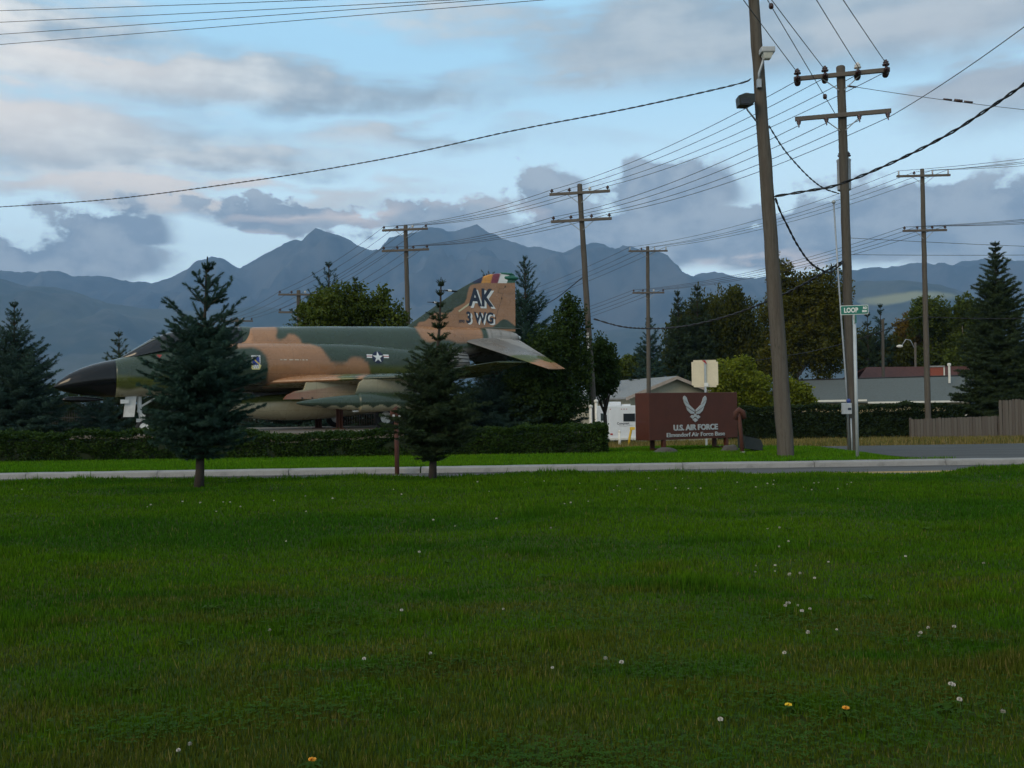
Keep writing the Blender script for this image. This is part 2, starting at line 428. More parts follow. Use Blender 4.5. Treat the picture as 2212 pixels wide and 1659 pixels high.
# --- mountains
def rock(name, cA, cB, sun_patch=None):
    m = bpy.data.materials.new(name); m.use_nodes = True; nt = m.node_tree; h = NG(nt.nodes, nt.links); b = nt.nodes['Principled BSDF']
    ge = nt.nodes.new('ShaderNodeNewGeometry'); t = ge.outputs['Position']
    n1 = h.noise(t, .0016, 7, .62); n2 = h.noise(t, .008, 5, .6)
    c = h.mix(h.ramp(n1, .38, .62), cA, cB); c = h.mix(h.math('MULTIPLY', h.ramp(n2, .45, .7), .5), c, (.12, .11, .10))
    if sun_patch:
        (mx, my, mz), (rx, ry, rz), mc = sun_patch
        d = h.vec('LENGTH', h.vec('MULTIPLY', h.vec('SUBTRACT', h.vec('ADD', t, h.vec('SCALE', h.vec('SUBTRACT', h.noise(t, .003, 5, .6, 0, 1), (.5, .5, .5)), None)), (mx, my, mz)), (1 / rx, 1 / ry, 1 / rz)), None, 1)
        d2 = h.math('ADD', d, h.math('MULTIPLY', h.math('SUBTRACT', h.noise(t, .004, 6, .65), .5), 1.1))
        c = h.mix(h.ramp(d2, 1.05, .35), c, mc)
    nt.links.new(c, b.inputs['Base Color']); b.inputs['Roughness'].default_value = .95; b.inputs['Specular IOR Level'].default_value = .05; MAT[name] = m
FARD, NEARD = 9000.0, 6200.0
sun_patch_at = at(1975, 640, NEARD - 700)
rock('mountain_rock', (.034, .042, .044), (.105, .105, .10))
rock('foothill_forest', (.030, .045, .034), (.075, .080, .052), ((sun_patch_at.x, sun_patch_at.y, sun_patch_at.z), (330, 1500, 45), (.30, .28, .12)))  # sunlit patch on the right slope painted into the hillside colour
def ridge(name, D, W, sky, xr, nxx, nyy, mname, rough, seed):
    px = [s_[0] for s_ in sky]; X = [at(s_[0], s_[1], D).x for s_ in sky]; Z = [at(s_[0], s_[1], D).z for s_ in sky]
    xs_ = np.linspace(xr[0], xr[1], nxx); ts = np.concatenate([np.linspace(-.35, 0, 8)[:-1], np.linspace(0, 1, nyy) ** 1.25])
    V = []
    for x in xs_:
        for t in ts:
            y = D - t * W
            w_ = 420 * mnoise.fractal(Vector((x / 2600 + seed, y / 2600, 1.7)), 1.0, 2.0, 3) * min(1, abs(t) * 4)
            c = float(np.interp(x + w_, X, Z))
            if t >= 0: hgt = c * (1 - t ** .92)
            else: hgt = c * (1 + 1.6 * t)
            sp = 1 - abs(mnoise.fractal(Vector((x / 1500 + seed * 3, y / 3300, .3)), .9, 2.1, 5)) * 1.6
            hgt += (sp - .7) * c * .58 * (min(1, t * 5) * max(0, 1 - t) if t >= 0 else 0)
            hgt += c * rough * mnoise.fractal(Vector((x / 260 + seed, y / 260, 4.1)), .8, 2.2, 5)
            V.append((x, y, max(hgt, -60)))
    n1, n2 = len(xs_), len(ts)
    idx = np.arange(n1 * n2).reshape(n1, n2)
    Fq = np.stack([idx[:-1, :-1], idx[1:, :-1], idx[1:, 1:], idx[:-1, 1:]], -1).reshape(-1, 4)
    o = soup(name, np.array(V), Fq, mname); o.data.polygons.foreach_set('use_smooth', [True] * len(o.data.polygons)); return tag(o, kind='structure')
skyline = [(-900, 560), (-500, 580), (-200, 575), (0, 582), (60, 586), (110, 588), (200, 596), (330, 612), (381, 592), (430, 560), (461, 553), (490, 562), (516, 577), (563, 553), (620, 522), (655, 512), (672, 499), (683, 496), (700, 503), (740, 513), (800, 535), (838, 542),
           (850, 528), (862, 518), (880, 510), (900, 505), (930, 491), (960, 494), (1000, 489), (1030, 492), (1040, 498), (1090, 513), (1130, 529), (1180, 542), (1215, 548), (1245, 534), (1300, 528), (1350, 538), (1400, 548), (1430, 560), (1470, 585), (1492, 601), (1515, 590), (1545, 587), (1590, 600),
           (1650, 596), (1700, 604), (1752, 596), (1800, 580), (1850, 584), (1920, 578), (2000, 570), (2212, 560), (2500, 550), (3000, 560), (3400, 580)]
ridge('mountains', FARD, 3600, skyline, (-8200, 9400), 620, 46, 'mountain_rock', .028, 2.3)
hills = [(-1200, 640), (-500, 600), (-100, 592), (0, 600), (30, 612), (60, 621), (116, 620), (170, 632), (232, 653), (330, 668), (420, 672), (560, 660), (700, 690), (900, 700), (1100, 690), (1300, 715), (1500, 690), (1650, 640), (1752, 622), (1860, 606), (1960, 606), (2060, 624), (2130, 650), (2300, 640), (2700, 600), (3400, 640)]
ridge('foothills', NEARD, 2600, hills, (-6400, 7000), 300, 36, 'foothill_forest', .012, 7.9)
# ================================================================== the jet on its plinth
YAW = R(28)
_n, _r = ray(114.4, 835.6), ray(1112.5, 711)
_c, _s = math.cos(YAW), math.sin(YAW)
_A = np.linalg.solve(np.array([[_n.x, -_r.x], [_n.y, -_r.y]]), np.array([-16.9 * _c, -16.9 * _s]))
JX, JY = _A[0] * _n.x, _A[0] * _n.y
def pfp(dx, dy, l):
    """station aft of the nose and height of the photo position dx, dy in the plane at offset l to the jet's left"""
    r = ray(dx, dy)
    s, m = np.linalg.solve(np.array([[_c, -r.x], [_s, -r.y]]), np.array([-(JX + l * _s), -(JY - l * _c)]))
    return float(s), float(m * r.z + EYE)
def z2(x, y, l=1.1): return pfp(471.3 + x * .26044, 549.9 + y * .26044, l)
def z3(x, y, l=.06): return pfp(864 + x * .17755, 573.4 + y * .17755, l)

PLINTH = .88
mat('paint', (1, 1, 1), .24, var=.10, scale=1.1, attr='Col', spec=.5, stretch=(1, 1, 1.8), bump=.02, dirt=((.06, .06, .05), .30, (.35, 1, 1.6)))
_nt = MAT['paint'].node_tree; _h = NG(_nt.nodes, _nt.links); _b = _nt.nodes['Principled BSDF']      # riveted panel joints
_bk = _nt.nodes.new('ShaderNodeTexBrick'); _bk.inputs['Scale'].default_value = 1.0; _bk.inputs['Brick Width'].default_value = 1.15; _bk.inputs['Row Height'].default_value = .47; _bk.inputs['Mortar Size'].default_value = .011; _bk.inputs['Mortar Smooth'].default_value = .3
_t = _nt.nodes.new('ShaderNodeTexCoord'); _p = _h.sep(_t.outputs['Object']); _nt.links.new(_h.comb(_p[0], _h.math('ADD', _p[2], _h.math('MULTIPLY', _p[1], .35))), _bk.inputs['Vector'])
_src = _b.inputs['Base Color'].links[0].from_socket; _nt.links.new(_h.mix(_h.math('MULTIPLY', _bk.outputs['Fac'], .22), _src, (.02, .02, .018)), _b.inputs['Base Color'])
_rn = _h.noise(_t.outputs['Object'], 1.6, 4, .6); _nt.links.new(_h.ramp(_rn, .35, .65, .16, .42), _b.inputs['Roughness'])
mat('radome_black', (.007, .007, .008), .16, var=.2, scale=2, spec=.35)
mat('canopy_glass', (.012, .012, .014), .12, var=.1, scale=2, spec=.5)
mat('bare_metal', (.30, .28, .26), .42, metal=.75, var=.3, scale=2.5, color2=(.20, .17, .14))
mat('dark_metal', (.035, .033, .032), .5, metal=.5, var=.3, scale=3)
mat('gear_white', (.62, .61, .58), .5, var=.12, scale=5, dirt=((.2, .18, .15), .4))
mat('tyre', (.012, .012, .012), .85, var=.2, scale=10)
mat('decal', (1, 1, 1), .45, var=.08, scale=6, attr='Col')
mat('letter_navy', (.018, .028, .05), .45, var=.15, scale=5)
mat('letter_white', (.72, .72, .70), .5, var=.08, scale=5)
mat('rust_paint', (.095, .032, .020), .8, var=.3, scale=6, color2=(.055, .02, .014), bump=.2)
mat('plinth_concrete', (.15, .125, .10), .9, var=.25, scale=1.5, bump=.3, color2=(.10, .085, .068))

DKG, OLV, TAN, UND = (.034, .054, .034), (.075, .088, .018), (.33, .168, .085), (.37, .325, .21)
GREY, GREYD = (.30, .275, .25), (.17, .155, .14)

def inside(s, z, poly):
    n = len(poly); c = False; j = n - 1
    for i in range(n):
        (x1, y1), (x2, y2) = poly[i], poly[j]
        if (y1 > z) != (y2 > z) and s < (x2 - x1) * (z - y1) / (y2 - y1) + x1: c = not c
        j = i
    return c
tanA = [z2(*p, l) for p, l in [((-30, 560), .5), ((500, 560), .5), ((508, 620), .7), ((488, 680), .8), ((520, 708), .9), ((570, 690), .9), ((600, 655), .8), ((650, 660), .8), ((697, 700), .9), ((710, 738), 1.0), ((770, 740), 1.1), ((850, 770), 1.2), ((890, 830), 1.3), ((930, 885), 1.35), ((975, 905), 1.35),
        ((1030, 905), 1.35), ((1065, 890), 1.35), ((1090, 860), 1.35), ((1130, 850), 1.35), ((1190, 860), 1.35), ((1240, 905), 1.35), ((1258, 980), 1.3), ((1262, 1080), 1.2), ((415, 1100), 1.2), ((408, 1000), 1.3), ((412, 900), 1.35), ((395, 840), 1.35), ((350, 790), 1.3), ((290, 770), 1.2), ((200, 772), 1.2), ((60, 790), 1.2), ((-60, 760), 1.0)]]
tanB = [z3(*p, .6) for p in [(230, 735), (230, 800), (260, 880), (300, 920), (350, 937), (450, 920), (520, 895), (600, 905), (700, 940), (830, 937), (900, 920), (1035, 890), (1035, 700), (232, 700)]]
finTan = [z3(*p) for p in [(190, 770), (215, 715), (235, 688), (300, 682), (350, 640), (385, 597), (440, 570), (500, 575), (560, 583), (620, 570), (660, 520), (720, 492), (785, 455), (812, 400), (822, 340), (842, 270), (870, 235), (980, 215), (1440, 211), (1440, 800), (190, 800)]]
finGrn = [z3(*p) for p in [(1110, 765), (1200, 700), (1230, 668), (1265, 653), (1310, 660), (1360, 700), (1420, 745), (1420, 765)]]
bands = [([z3(*p) for p in q], c) for q, c in [([(880, 213), (1022, 90), (1028, 118), (990, 213)], (.018, .024, .06)), ([(990, 213), (1025, 118), (1025, 80), (1138, 80), (1135, 100), (1105, 213)], (.62, .27, .05)), ([(1105, 213), (1135, 100), (1138, 80), (1232, 80), (1230, 98), (1195, 213)], (.20, .03, .055)),
         ([(1195, 213), (1230, 97), (1230, 80), (1342, 80), (1340, 97), (1305, 213)], (.78, .77, .74)), ([(1305, 213), (1340, 97), (1340, 80), (1460, 80), (1460, 205), (1400, 207)], (.015, .12, .075))]]

def inside_arr(S, Z, poly):
    c = np.zeros(S.shape, bool); n = len(poly)
    for i in range(n):
        (x1, y1), (x2, y2) = poly[i], poly[i - 1]
        if y1 == y2: continue
        c ^= ((y1 > Z) != (y2 > Z)) & (S < (x2 - x1) * (Z - y1) / (y2 - y1) + x1)
    return c
def put(C, m, c): C[m] = c
def camo_raw(S, Lr, Z):
    C = np.empty(S.shape + (3,)); C[:] = DKG
    put(C, Z < 2.5, UND); put(C, (Z < 2.55) & (S > 5.3) & (S < 9.6), (.05, .045, .036)); put(C, (S > 9.3) & (Z < 3.1), OLV); put(C, (S > 9.3) & (Z < 2.45), UND)  # near-black belly zone: shade under the wing painted into the skin colour
    put(C, inside_arr(S, Z, tanA) | inside_arr(S, Z, tanB), TAN)
    put(C, (S < 5.2) & (Z < 2.74 + .05 * np.sin(S * 4)), OLV); put(C, (S < 5.2) & (Z < 2.36 + .05 * np.sin(S * 5)), UND)
    put(C, S > z3(1030, 800)[0], GREY); put(C, (S > z3(1030, 800)[0]) & ((S * 2.3) % 1 < .1), GREYD)
    put(C, (S > 13.6 + .9 * np.maximum(0, 3.3 - Z)) & (Z < 3.85) & (S < 15.4), GREYD)
    return C
def fin_raw(S, Lr, Z):
    C = np.empty(S.shape + (3,)); C[:] = DKG
    put(C, inside_arr(S, Z, finTan), TAN); put(C, inside_arr(S, Z, finGrn), DKG)
    for pl_, c in bands: put(C, inside_arr(S, Z, pl_), c)
    return C
def smooth_cols(raw, pts, r):
    """paint colours averaged over a small spray radius, so that the camouflage edges are soft"""
    Q = np.array(pts); acc = 0
    for ds in (-1, -.33, .33, 1):
        for dz in (-1, -.33, .33, 1): acc = acc + raw(Q[:, 0] + ds * r, -Q[:, 1], Q[:, 2] + dz * r)
    return [tuple(c) for c in acc / 16]

jet = thing('fighter_jet', 'camouflaged twin-engine fighter jet displayed on a plinth behind the hedge', 'aircraft', (JX, JY, 0), YAW)
def L(s, l, z): return (s, -l, z)

# --- centre body
BODY = [  # station, top, bottom, half width, height of widest line
    (0, 2.43, 2.42, .006, 2.425), (.06, 2.50, 2.38, .06, 2.43), (.2, 2.64, 2.31, .16, 2.46), (.474, 2.855, 2.22, .30, 2.52), (.8, 3.02, 2.16, .41, 2.58), (1.17, 3.16, 2.12, .50, 2.64), (1.5, 3.25, 2.09, .555, 2.68), (1.82, 3.32, 2.08, .59, 2.70), (2.07, 3.39, 2.08, .61, 2.72),
    (3.0, 3.63, 2.10, .69, 2.80), (4.0, 3.86, 2.12, .77, 2.88), (5.0, 3.97, 2.15, .82, 2.95), (5.8, 4.02, 2.17, .84, 3.0), (6.05, 4.20, 2.18, .85, 3.0), (6.25, 4.50, 2.18, .85, 3.05), (7.3, 4.544, 2.2, .86, 3.1), (9, 4.60, 2.2, .86, 3.1), (11, 4.645, 2.25, .86, 3.15), (12, 4.67, 2.36, .85, 3.25), (13, 4.69, 2.72, .76, 3.5), (13.7, 4.70, 3.1, .66, 3.75),
    (14.4, 4.70, 3.45, .54, 3.95), (15.2, 4.70, 3.72, .44, 4.1), (15.8, 4.69, 3.88, .38, 4.2), (16.3, 4.65, 3.98, .33, 4.27), (16.7, 4.58, 4.06, .28, 4.3), (16.92, 4.52, 4.12, .22, 4.32), (17.02, 4.44, 4.20, .13, 4.32), (17.06, 4.36, 4.28, .03, 4.32)]
def body_at(s):
    xs_ = [b[0] for b in BODY]; return [float(np.interp(s, xs_, [b[k] for b in BODY])) for k in (1, 2, 3, 4)]
def loft(sections, n, s_list, getter, color, side=1, expo=2.15, lc=0.0):
    P, C = [], []
    for s in s_list:
        top, bot, hw, zm = getter(s)[:4]
        for k in range(n):
            a = 2 * math.pi * k / n; ca, sa = math.cos(a), math.sin(a)
            e = expo
            y = hw * math.copysign(abs(ca) ** (2 / e), ca); zz = math.copysign(abs(sa) ** (2 / e), sa)
            z = zm + zz * ((top - zm) if zz > 0 else (zm - bot))
            l = lc + y
            P.append(L(s, l * side, z)); C.append((0, 0, 0))
    return P, C
def cap_grid(P, C, nu, nv, ends=(True, True)):
    mb = MB().grid(P, nu, nv, closed=True); mb.c = C
    if ends[0]: mb.f.append(tuple(range(nv - 1, -1, -1))); mb.mi.append(0)
    if ends[1]: mb.f.append(tuple((nu - 1) * nv + k for k in range(nv))); mb.mi.append(0)
    return mb
sl = list(np.linspace(0, 1.85, 40)); P, C = loft(BODY, 48, sl, body_at, None)
cap_grid(P, C, len(sl), 48).build('radome', 'radome_black', jet, True)
sl = list(np.arange(1.853, 17.06, .05)); P, C = loft(BODY, 84, sl, body_at, None)
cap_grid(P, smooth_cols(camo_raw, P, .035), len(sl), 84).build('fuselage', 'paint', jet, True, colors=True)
# chin pod under the radome
pp = [(.004, .0), (.05, .05), (.085, .16), (.095, .35), (.09, .7), (.06, 1.0), (.02, 1.25)]
MB().lathe(pp, L(.26, 0, 2.01), 'X', 16).build('chin_pod', 'radome_black', jet, True)

# --- nacelles with intakes
NAC = [  # station, top, bottom, half width, widest line, centre offset
    (4.70, 3.70, 2.50, .30, 3.15, .98), (5.2, 3.82, 2.45, .50, 3.15, .86), (6.0, 3.90, 2.42, .66, 3.16, .72), (7.5, 3.92, 2.42, .70, 3.17, .70), (9.3, 3.94, 2.44, .70, 3.19, .70), (10.2, 3.92, 2.46, .69, 3.19, .70), (11.0, 3.86, 2.50, .66, 3.20, .70), (11.8, 3.80, 2.56, .60, 3.20, .70), (12.6, 3.76, 2.66, .54, 3.22, .70), (13.3, 3.74, 2.76, .49, 3.26, .70), (13.75, 3.72, 2.84, .45, 3.28, .70)]
def nac_at(s):
    xs_ = [b[0] for b in NAC]; return [float(np.interp(s, xs_, [b[k] for b in NAC])) for k in (1, 2, 3, 4, 5)]
def nac_l(s, z, e=2.35):
    t, b, hw, zm, lc = nac_at(s); h = (t - zm) if z > zm else (zm - b)
    q = min(1, abs((z - zm) / h)); return lc + hw * (1 - q ** e) ** (1 / e)
for side in (1, -1):
    sl = list(np.arange(4.70, 13.76, .05)); P, C = [], []
    for s in sl:
        t, b, hw, zm, lc = nac_at(s)
        p_, c_ = loft(None, 56, [s], lambda q: (t, b, hw, zm), None, side, 2.35, lc); P += p_; C += c_
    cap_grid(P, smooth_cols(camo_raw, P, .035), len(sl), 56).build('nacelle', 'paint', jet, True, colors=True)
    # square-lipped intake with its splitter plate and dark duct
    lip = MB(); ring = []
    for k in range(24):
        a = 2 * math.pi * k / 24; ca, sa = math.cos(a), math.sin(a)
        ring.append((.98 + .31 * math.copysign(abs(ca) ** .55, ca), 3.10 + .61 * math.copysign(abs(sa) ** .55, sa)))
    Pq = [L(s_, side * (.98 + (l - .98) * k_), 3.10 + (z - 3.10) * k_) for s_, k_ in ((4.72, 1.0), (4.30, 1.0), (4.27, .985), (4.30, .95), (4.69, .93)) for l, z in ring]
    lip.grid(Pq, 5, 24, closed=True); lip.c = [DKG if p[2] > 2.7 else UND for p in lip.v]
    ip = lip.build('intake_lip', 'paint', jet, True, colors=True, auto=40)
    MB().add([L(4.66, side * (.98 + (l - .98) * .94), 3.10 + (z - 3.10) * .94) for l, z in ring], [tuple(range(24))]).build('intake_duct', 'dark_metal', ip)
    sp = MB().prism([L(3.75, side * .80, 2.55), L(3.75, side * .80, 3.62), L(4.75, side * .86, 3.72), L(4.75, side * .86, 2.48)], (0, -.03 * side, 0)); sp.c = [DKG] * 8
    sp.build('splitter_plate', 'paint', jet, colors=True)
    # nozzle: overlapping petals round a dark pipe
    nz = MB().lathe([(.30, .02), (.47, 0), (.50, .12), (.49, .5), (.44, .95), (.42, .97), (.36, .9), (.34, .3), (.05, .25)], L(13.35, side * .72, 3.27), 'X', 28)
    nzo = nz.build('exhaust_nozzle', 'bare_metal', jet, True, auto=50)
    pt = MB()
    for k in range(20):
        a = 2 * math.pi * k / 20
        pt.tube([Vector(L(13.38 + q, side * .72, 3.27)) + Vector((0, math.cos(a) * r_, math.sin(a) * r_)) for q, r_ in ((.1, .505), (.5, .495), (.92, .447))], .018, 4)
    pt.build('nozzle_petals', 'dark_metal', nzo)
# heat-stained keel panel between the nozzles
kp = MB().grid([L(s, l, z) for s, w, z in ((13.0, .55, 2.85), (13.8, .5, 3.12), (14.6, .38, 3.46), (15.4, .28, 3.72)) for l in (-w, -w * .4, w * .4, w)], 4, 4)
kp.build('keel_panel', 'bare_metal', jet, True)

# --- canopy, frames, windscreen
CAN = [(2.08, 3.42, 3.40, .10), (2.5, 3.70, 3.48, .34), (3.0, 4.03, 3.60, .46), (3.35, 4.17, 3.68, .50), (3.68, 4.29, 3.76, .52), (4.09, 4.384, 3.84, .53), (4.8, 4.46, 3.90, .53), (5.5, 4.50, 3.93, .52), (6.15, 4.51, 3.96, .50), (6.35, 4.50, 3.98, .46)]
def can_ring(s, grow=0.0, n=25):
    xs_ = [b[0] for b in CAN]; t, b, w = [float(np.interp(s, xs_, [q[k] for q in CAN])) for k in (1, 2, 3)]
    b -= .05
    return [L(s, (w + grow) * math.copysign(abs(math.cos(a)) ** .85, math.cos(a)), b + (t - b + grow) * math.sin(a) ** .9) for a in np.linspace(0, math.pi, n)]
sl = list(np.linspace(2.08, 6.35, 60))
can = MB().grid([p for s in sl for p in can_ring(s)], 60, 25).build('canopy', 'canopy_glass', jet, True)
def hoop(s0, s1, grow=.012, slant=0.0, a0=0, a1=25):
    mb = MB(); PP = []
    for s in np.linspace(s0, s1, 3):
        ring = []
        for k in range(25):
            q = can_ring(s + slant * (1 - abs(k - 12) / 12), grow)[k]; ring.append(q)
        PP += ring[a0:a1]
    mb.grid(PP, 3, a1 - a0); mb.c = [DKG] * len(mb.v); return mb
for s0, s1, sl_ in ((3.36, 3.46, -.38), (4.62, 4.72, -.05), (4.86, 4.94, -.05), (5.95, 6.35, 0.0)):
    hoop(s0, s1, slant=sl_).build('canopy_frame', 'paint', can, True, colors=True)
for k0, k1 in ((3, 5), (20, 22)):     # windscreen posts either side of the flat front pane
    mb = MB().grid([can_ring(s, .012)[k] for s in np.linspace(2.1, 3.1, 12) for k in range(k0 + 4 if k0 < 10 else k0 - 4, (k1 + 4 if k0 < 10 else k1 - 4))], 12, 2)
    mb.c = [(.10, .11, .09)] * len(mb.v); mb.build('windscreen_post', 'paint', can, True, colors=True)

# --- wings
def foil(stations, nchord, color, side, upc=None):
    P, C = [], []
    us = [0.5 - .5 * math.cos(math.pi * k / nchord) for k in range(nchord + 1)]
    for (l, le, te, z, th) in stations:
        ch = te - le
        for u in us: 
            y_ = th * (2.6 * math.sqrt(u) * (1 - u) ** .9 + .02 * (1 - u)) * .62
            P.append(L(le + u * ch, l * side, z + y_)); C.append(color(le + u * ch, l, z, True))
        for u in us[::-1][1:-1]:
            y_ = th * (2.6 * math.sqrt(u) * (1 - u) ** .9) * .38
            P.append(L(le + u * ch, l * side, z - y_)); C.append(color(le + u * ch, l, z, False))
    n = 2 * nchord
    return cap_grid(P, C, len(stations), n)
def lerp_st(a, b, n): return [tuple(a[k] + (b[k] - a[k]) * i / (n - 1) for k in range(5)) for i in range(n)]
def wing_col(s, l, z, up):
    if up:
        if l > 3.0 + .5 * math.sin(s * 1.7): return TAN if math.sin(s * 1.3 + l) > .35 else DKG
        return TAN if (s < 8.75 + .1 * math.sin(l * 9)) else (OLV if math.sin(l * 2.1 + s) > .5 else DKG)
    return UND
for side in (1, -1):
    st = lerp_st((.6, 6.05, 12.85, 2.52, .46), (4.08, 10.55, 13.25, 2.62, .22), 36)
    w = foil(st, 26, lambda s, l, z, up: wing_col(s, l, z, up or (s < 6.05 + (l - .6) * 1.293 + .10)), side).build('wing', 'paint', jet, True, colors=True, auto=50)
    st = lerp_st((4.10, 10.38, 13.27, 2.62, .17), (5.86, 13.02, 14.22, 3.06, .05), 20)
    foil(st, 22, lambda s, l, z, up: (DKG if up else OLV), side).build('outer_wing', 'paint', jet, True, colors=True, auto=50)
    nl = MB().box(L(13.55, side * 5.46, 2.985), (.5, .05, .02)); nl.build('wingtip_light', 'letter_white', jet)
    ste = lerp_st((.30, 14.25, 16.95, 4.22, .17), (2.66, 16.85, 17.62, 2.99, .045), 24)
    foil(ste, 22, lambda s, l, z, up: TAN if l > 2.12 + .1 * math.sin(s * 7) else (OLV if l > 1.65 else (GREY if s > 14.25 + (l - .3) * 1.1 + 1.6 else GREYD)), side).build('stabilator', 'paint', jet, True, colors=True, auto=50)
    # pylons and tanks
    py = MB()
    pol = [(6.92, 1.93), (7.05, 2.08), (7.3, 2.20), (7.62, 2.25), (7.72, 2.50), (9.9, 2.52), (9.9, 2.05), (9.6, 1.93)]
    py.prism([L(s, side * 1.99, z) for s, z in pol], (0, -.13 * side, 0)); n_ = len(pol)
    py.c = [((.26, .10, .06) if i % n_ in (0, 1, 2) else UND) for i in range(2 * n_)]
    py.build('inboard_pylon', 'paint', jet, colors=True)
    for s_ in (7.55, 7.9): MB().box(L(s_, side * 2.13 + .0, 1.965), (.05, .02, .05)).build('pylon_lug', 'dark_metal', jet)
    pol = [(9.0, 2.05), (9.15, 2.45), (9.3, 2.56), (11.6, 2.58), (11.7, 2.05)]
    op = MB().prism([L(s, side * 3.29, z) for s, z in pol], (0, -.12 * side, 0)); op.c = [UND if p[2] > 2.2 else DKG for p in op.v]; op.build('outboard_pylon', 'paint', jet, colors=True)
    tk = MB(); nS, nR = 220, 56; PP, CC = [], []
    for i in range(nS):
        u = i / (nS - 1); s_ = 6.98 + u * 5.9
        r_ = .335 * (math.sin(math.pi * min(u / .72, 1) * .5) ** .62 if u < .36 else max(0, math.cos(max(0, (u - .36)) / .64 * math.pi * .5)) ** .55)
        r_ = max(r_, .004)
        for k in range(nR):
            a = 2 * math.pi * k / nR; zz = 1.785 + .02 * u + r_ * math.sin(a); ll = 3.35 + r_ * math.cos(a)
            PP.append(L(s_, side * ll, zz)); sc_ = 1.60 + .10 * abs(math.sin((s_ - 7.4) * 5.9))
            CC.append(UND if zz < sc_ else DKG)
    cap_grid(PP, CC, nS, nR).build('wing_tank', 'paint', jet, True, colors=True)
    MB().prism([L(8.9, side * 3.40, 1.47), L(12.6, side * 3.40, 1.60), L(12.8, side * 3.40, 1.72), L(8.9, side * 3.40, 1.52)], (0, .10 * side, 0)).build('tank_strake', 'gear_white', jet)
PP, CC = [], []
for i in range(110):
    u = i / 109; s_ = 5.0 + u * 6.6; r_ = max(.005, .47 * (math.sin(min(u / .42, 1) * math.pi / 2) ** .66 if u < .42 else max(0, math.cos((u - .42) / .58 * math.pi / 2)) ** .6))
    for k in range(36):
        a = 2 * math.pi * k / 36; PP.append(L(s_, r_ * math.cos(a), 1.68 + r_ * math.sin(a))); CC.append(UND if math.sin(a) < .45 else OLV)
cap_grid(PP, CC, 110, 36).build('belly_tank', 'paint', jet, True, colors=True)
bp = MB().prism([L(6.4, -.07, 2.1), L(6.4, -.07, 2.3), L(9.6, -.07, 2.3), L(9.2, -.07, 2.0)], (0, -.14, 0)); bp.build('belly_pylon', 'dark_metal', jet)

# --- fin, with its coloured cap bands
FLE = [(4.5, 11.95), (4.74, 12.32), (6.149, 14.377), (6.525, 15.063), (6.74, 15.5), (6.83, 15.75), (6.90, 16.15), (6.925, 16.5), (6.93, 16.74)]
def fin_le(z): return float(np.interp(z, [q[0] for q in FLE], [q[1] for q in FLE]))
def fin_te(z): return float(np.interp(z, [4.5, 4.71, 6.60, 6.86, 6.93], [16.9, 16.91, 16.93, 16.93, 16.80]))
def fin_half(s, z):
    le, te = fin_le(z), fin_te(z); u = min(max((s - le) / max(te - le, .01), 0), 1)
    th = float(np.interp(z, [4.5, 6.9], [.085, .035])); return th * min(1, (u / .12) ** .5 if u > 0 else 0) * (1 - .75 * max(0, u - .35) / .65)
fmb = MB()
for side in (1, -1):
    PP, CC = [], []
    for z in np.linspace(4.55, 6.93, 110):
        le, te = fin_le(z), fin_te(z)
        for u in np.linspace(0, 1, 110):
            s_ = le + (te - le) * u; PP.append(L(s_, side * (fin_half(s_, z) + .001), z))
    fmb.grid(PP, 110, 110); fmb.c[-len(PP):] = smooth_cols(fin_raw, PP, .012)
fin_near = fmb.build('fin', 'paint', jet, True, colors=True)
# green bullet fairing at the tip, rear probe, base fairing
mb = MB().lathe([(.01, 0), (.06, .06), (.085, .2), (.09, .5), (.06, .62), (.01, .7)], L(16.42, 0, 6.74), 'X', 14); mb.c = [(.015, .12, .075)] * len(mb.v); mb.build('tip_fairing', 'paint', fin_near, True, colors=True)
mb = MB().lathe([(.01, 0), (.045, .05), (.05, .5), (.02, .62)], L(16.25, 0, 6.90), 'X', 12); mb.c = [(.015, .12, .075)] * len(mb.v); mb.build('tip_light', 'paint', fin_near, True, colors=True)
for z_, ln_ in ((6.10, .75), (5.62, .5)):
    s_ = fin_le(z_); pb = MB().tube([L(s_ - ln_, 0, z_ + .02), L(s_ - ln_ * .6, 0, z_ + .02), L(s_ - ln_ * .55, 0, z_ + .02), L(s_ + .05, 0, z_)], [.012, .014, .03, .04], 8).build('probe', 'dark_metal', fin_near, True)
    MB().tube([L(s_ - ln_ * .45, 0, z_ + .018), L(s_ - ln_ * .25, 0, z_ + .015)], .042, 8).build('probe_sleeve', 'letter_white', fin_near)
mb = MB().lathe([(.004, 0), (.05, .4), (.055, 1.4), (.04, 2.2), (.006, 2.65)], L(14.55, 0, 4.71), 'X', 12); mb.c = [(.09, .10, .075)] * len(mb.v); mb.build('fin_root_fairing', 'paint', fin_near, True, colors=True)
MB().tube([L(17.0, 0, 4.34), L(17.13, 0, 4.34)], [.11, .06], 14).build('tail_light', 'gear_white', jet, True)
def fin_text(s, px, py, size_px, name, m, dx=0.0, dz=0.0, off=.010, **kw):
    s0, zz0 = z3(px, py); V, Fc = text_shape(s, 1.0, align='LEFT', **kw)
    H = max(v[1] for v in V) - min(v[1] for v in V); x0 = min(v[0] for v in V); k = size_px * .17755 / 55.0 / H
    mb = MB().add([L(s0 + (v[0] - x0) * k + dx, fin_half(s0 + (v[0] - x0) * k, zz0 + v[1] * k) + off, zz0 + v[1] * k + dz) for v in V], Fc)
    mb.build(name, m, fin_near)
fin_text('AK', 838, 490, 222, 'letter_shadow', 'letter_white', .07, -.045, .008, xs=.80, bold=.035, space=1.02)
fin_text('AK', 832, 482, 222, 'tail_letters', 'letter_navy', 0, 0, .013, xs=.80, bold=.035, space=1.02)
fin_text('3 WG', 812, 700, 142, 'letter_shadow', 'letter_white', .052, -.034, .008, xs=.80, bold=.03, space=1.0)
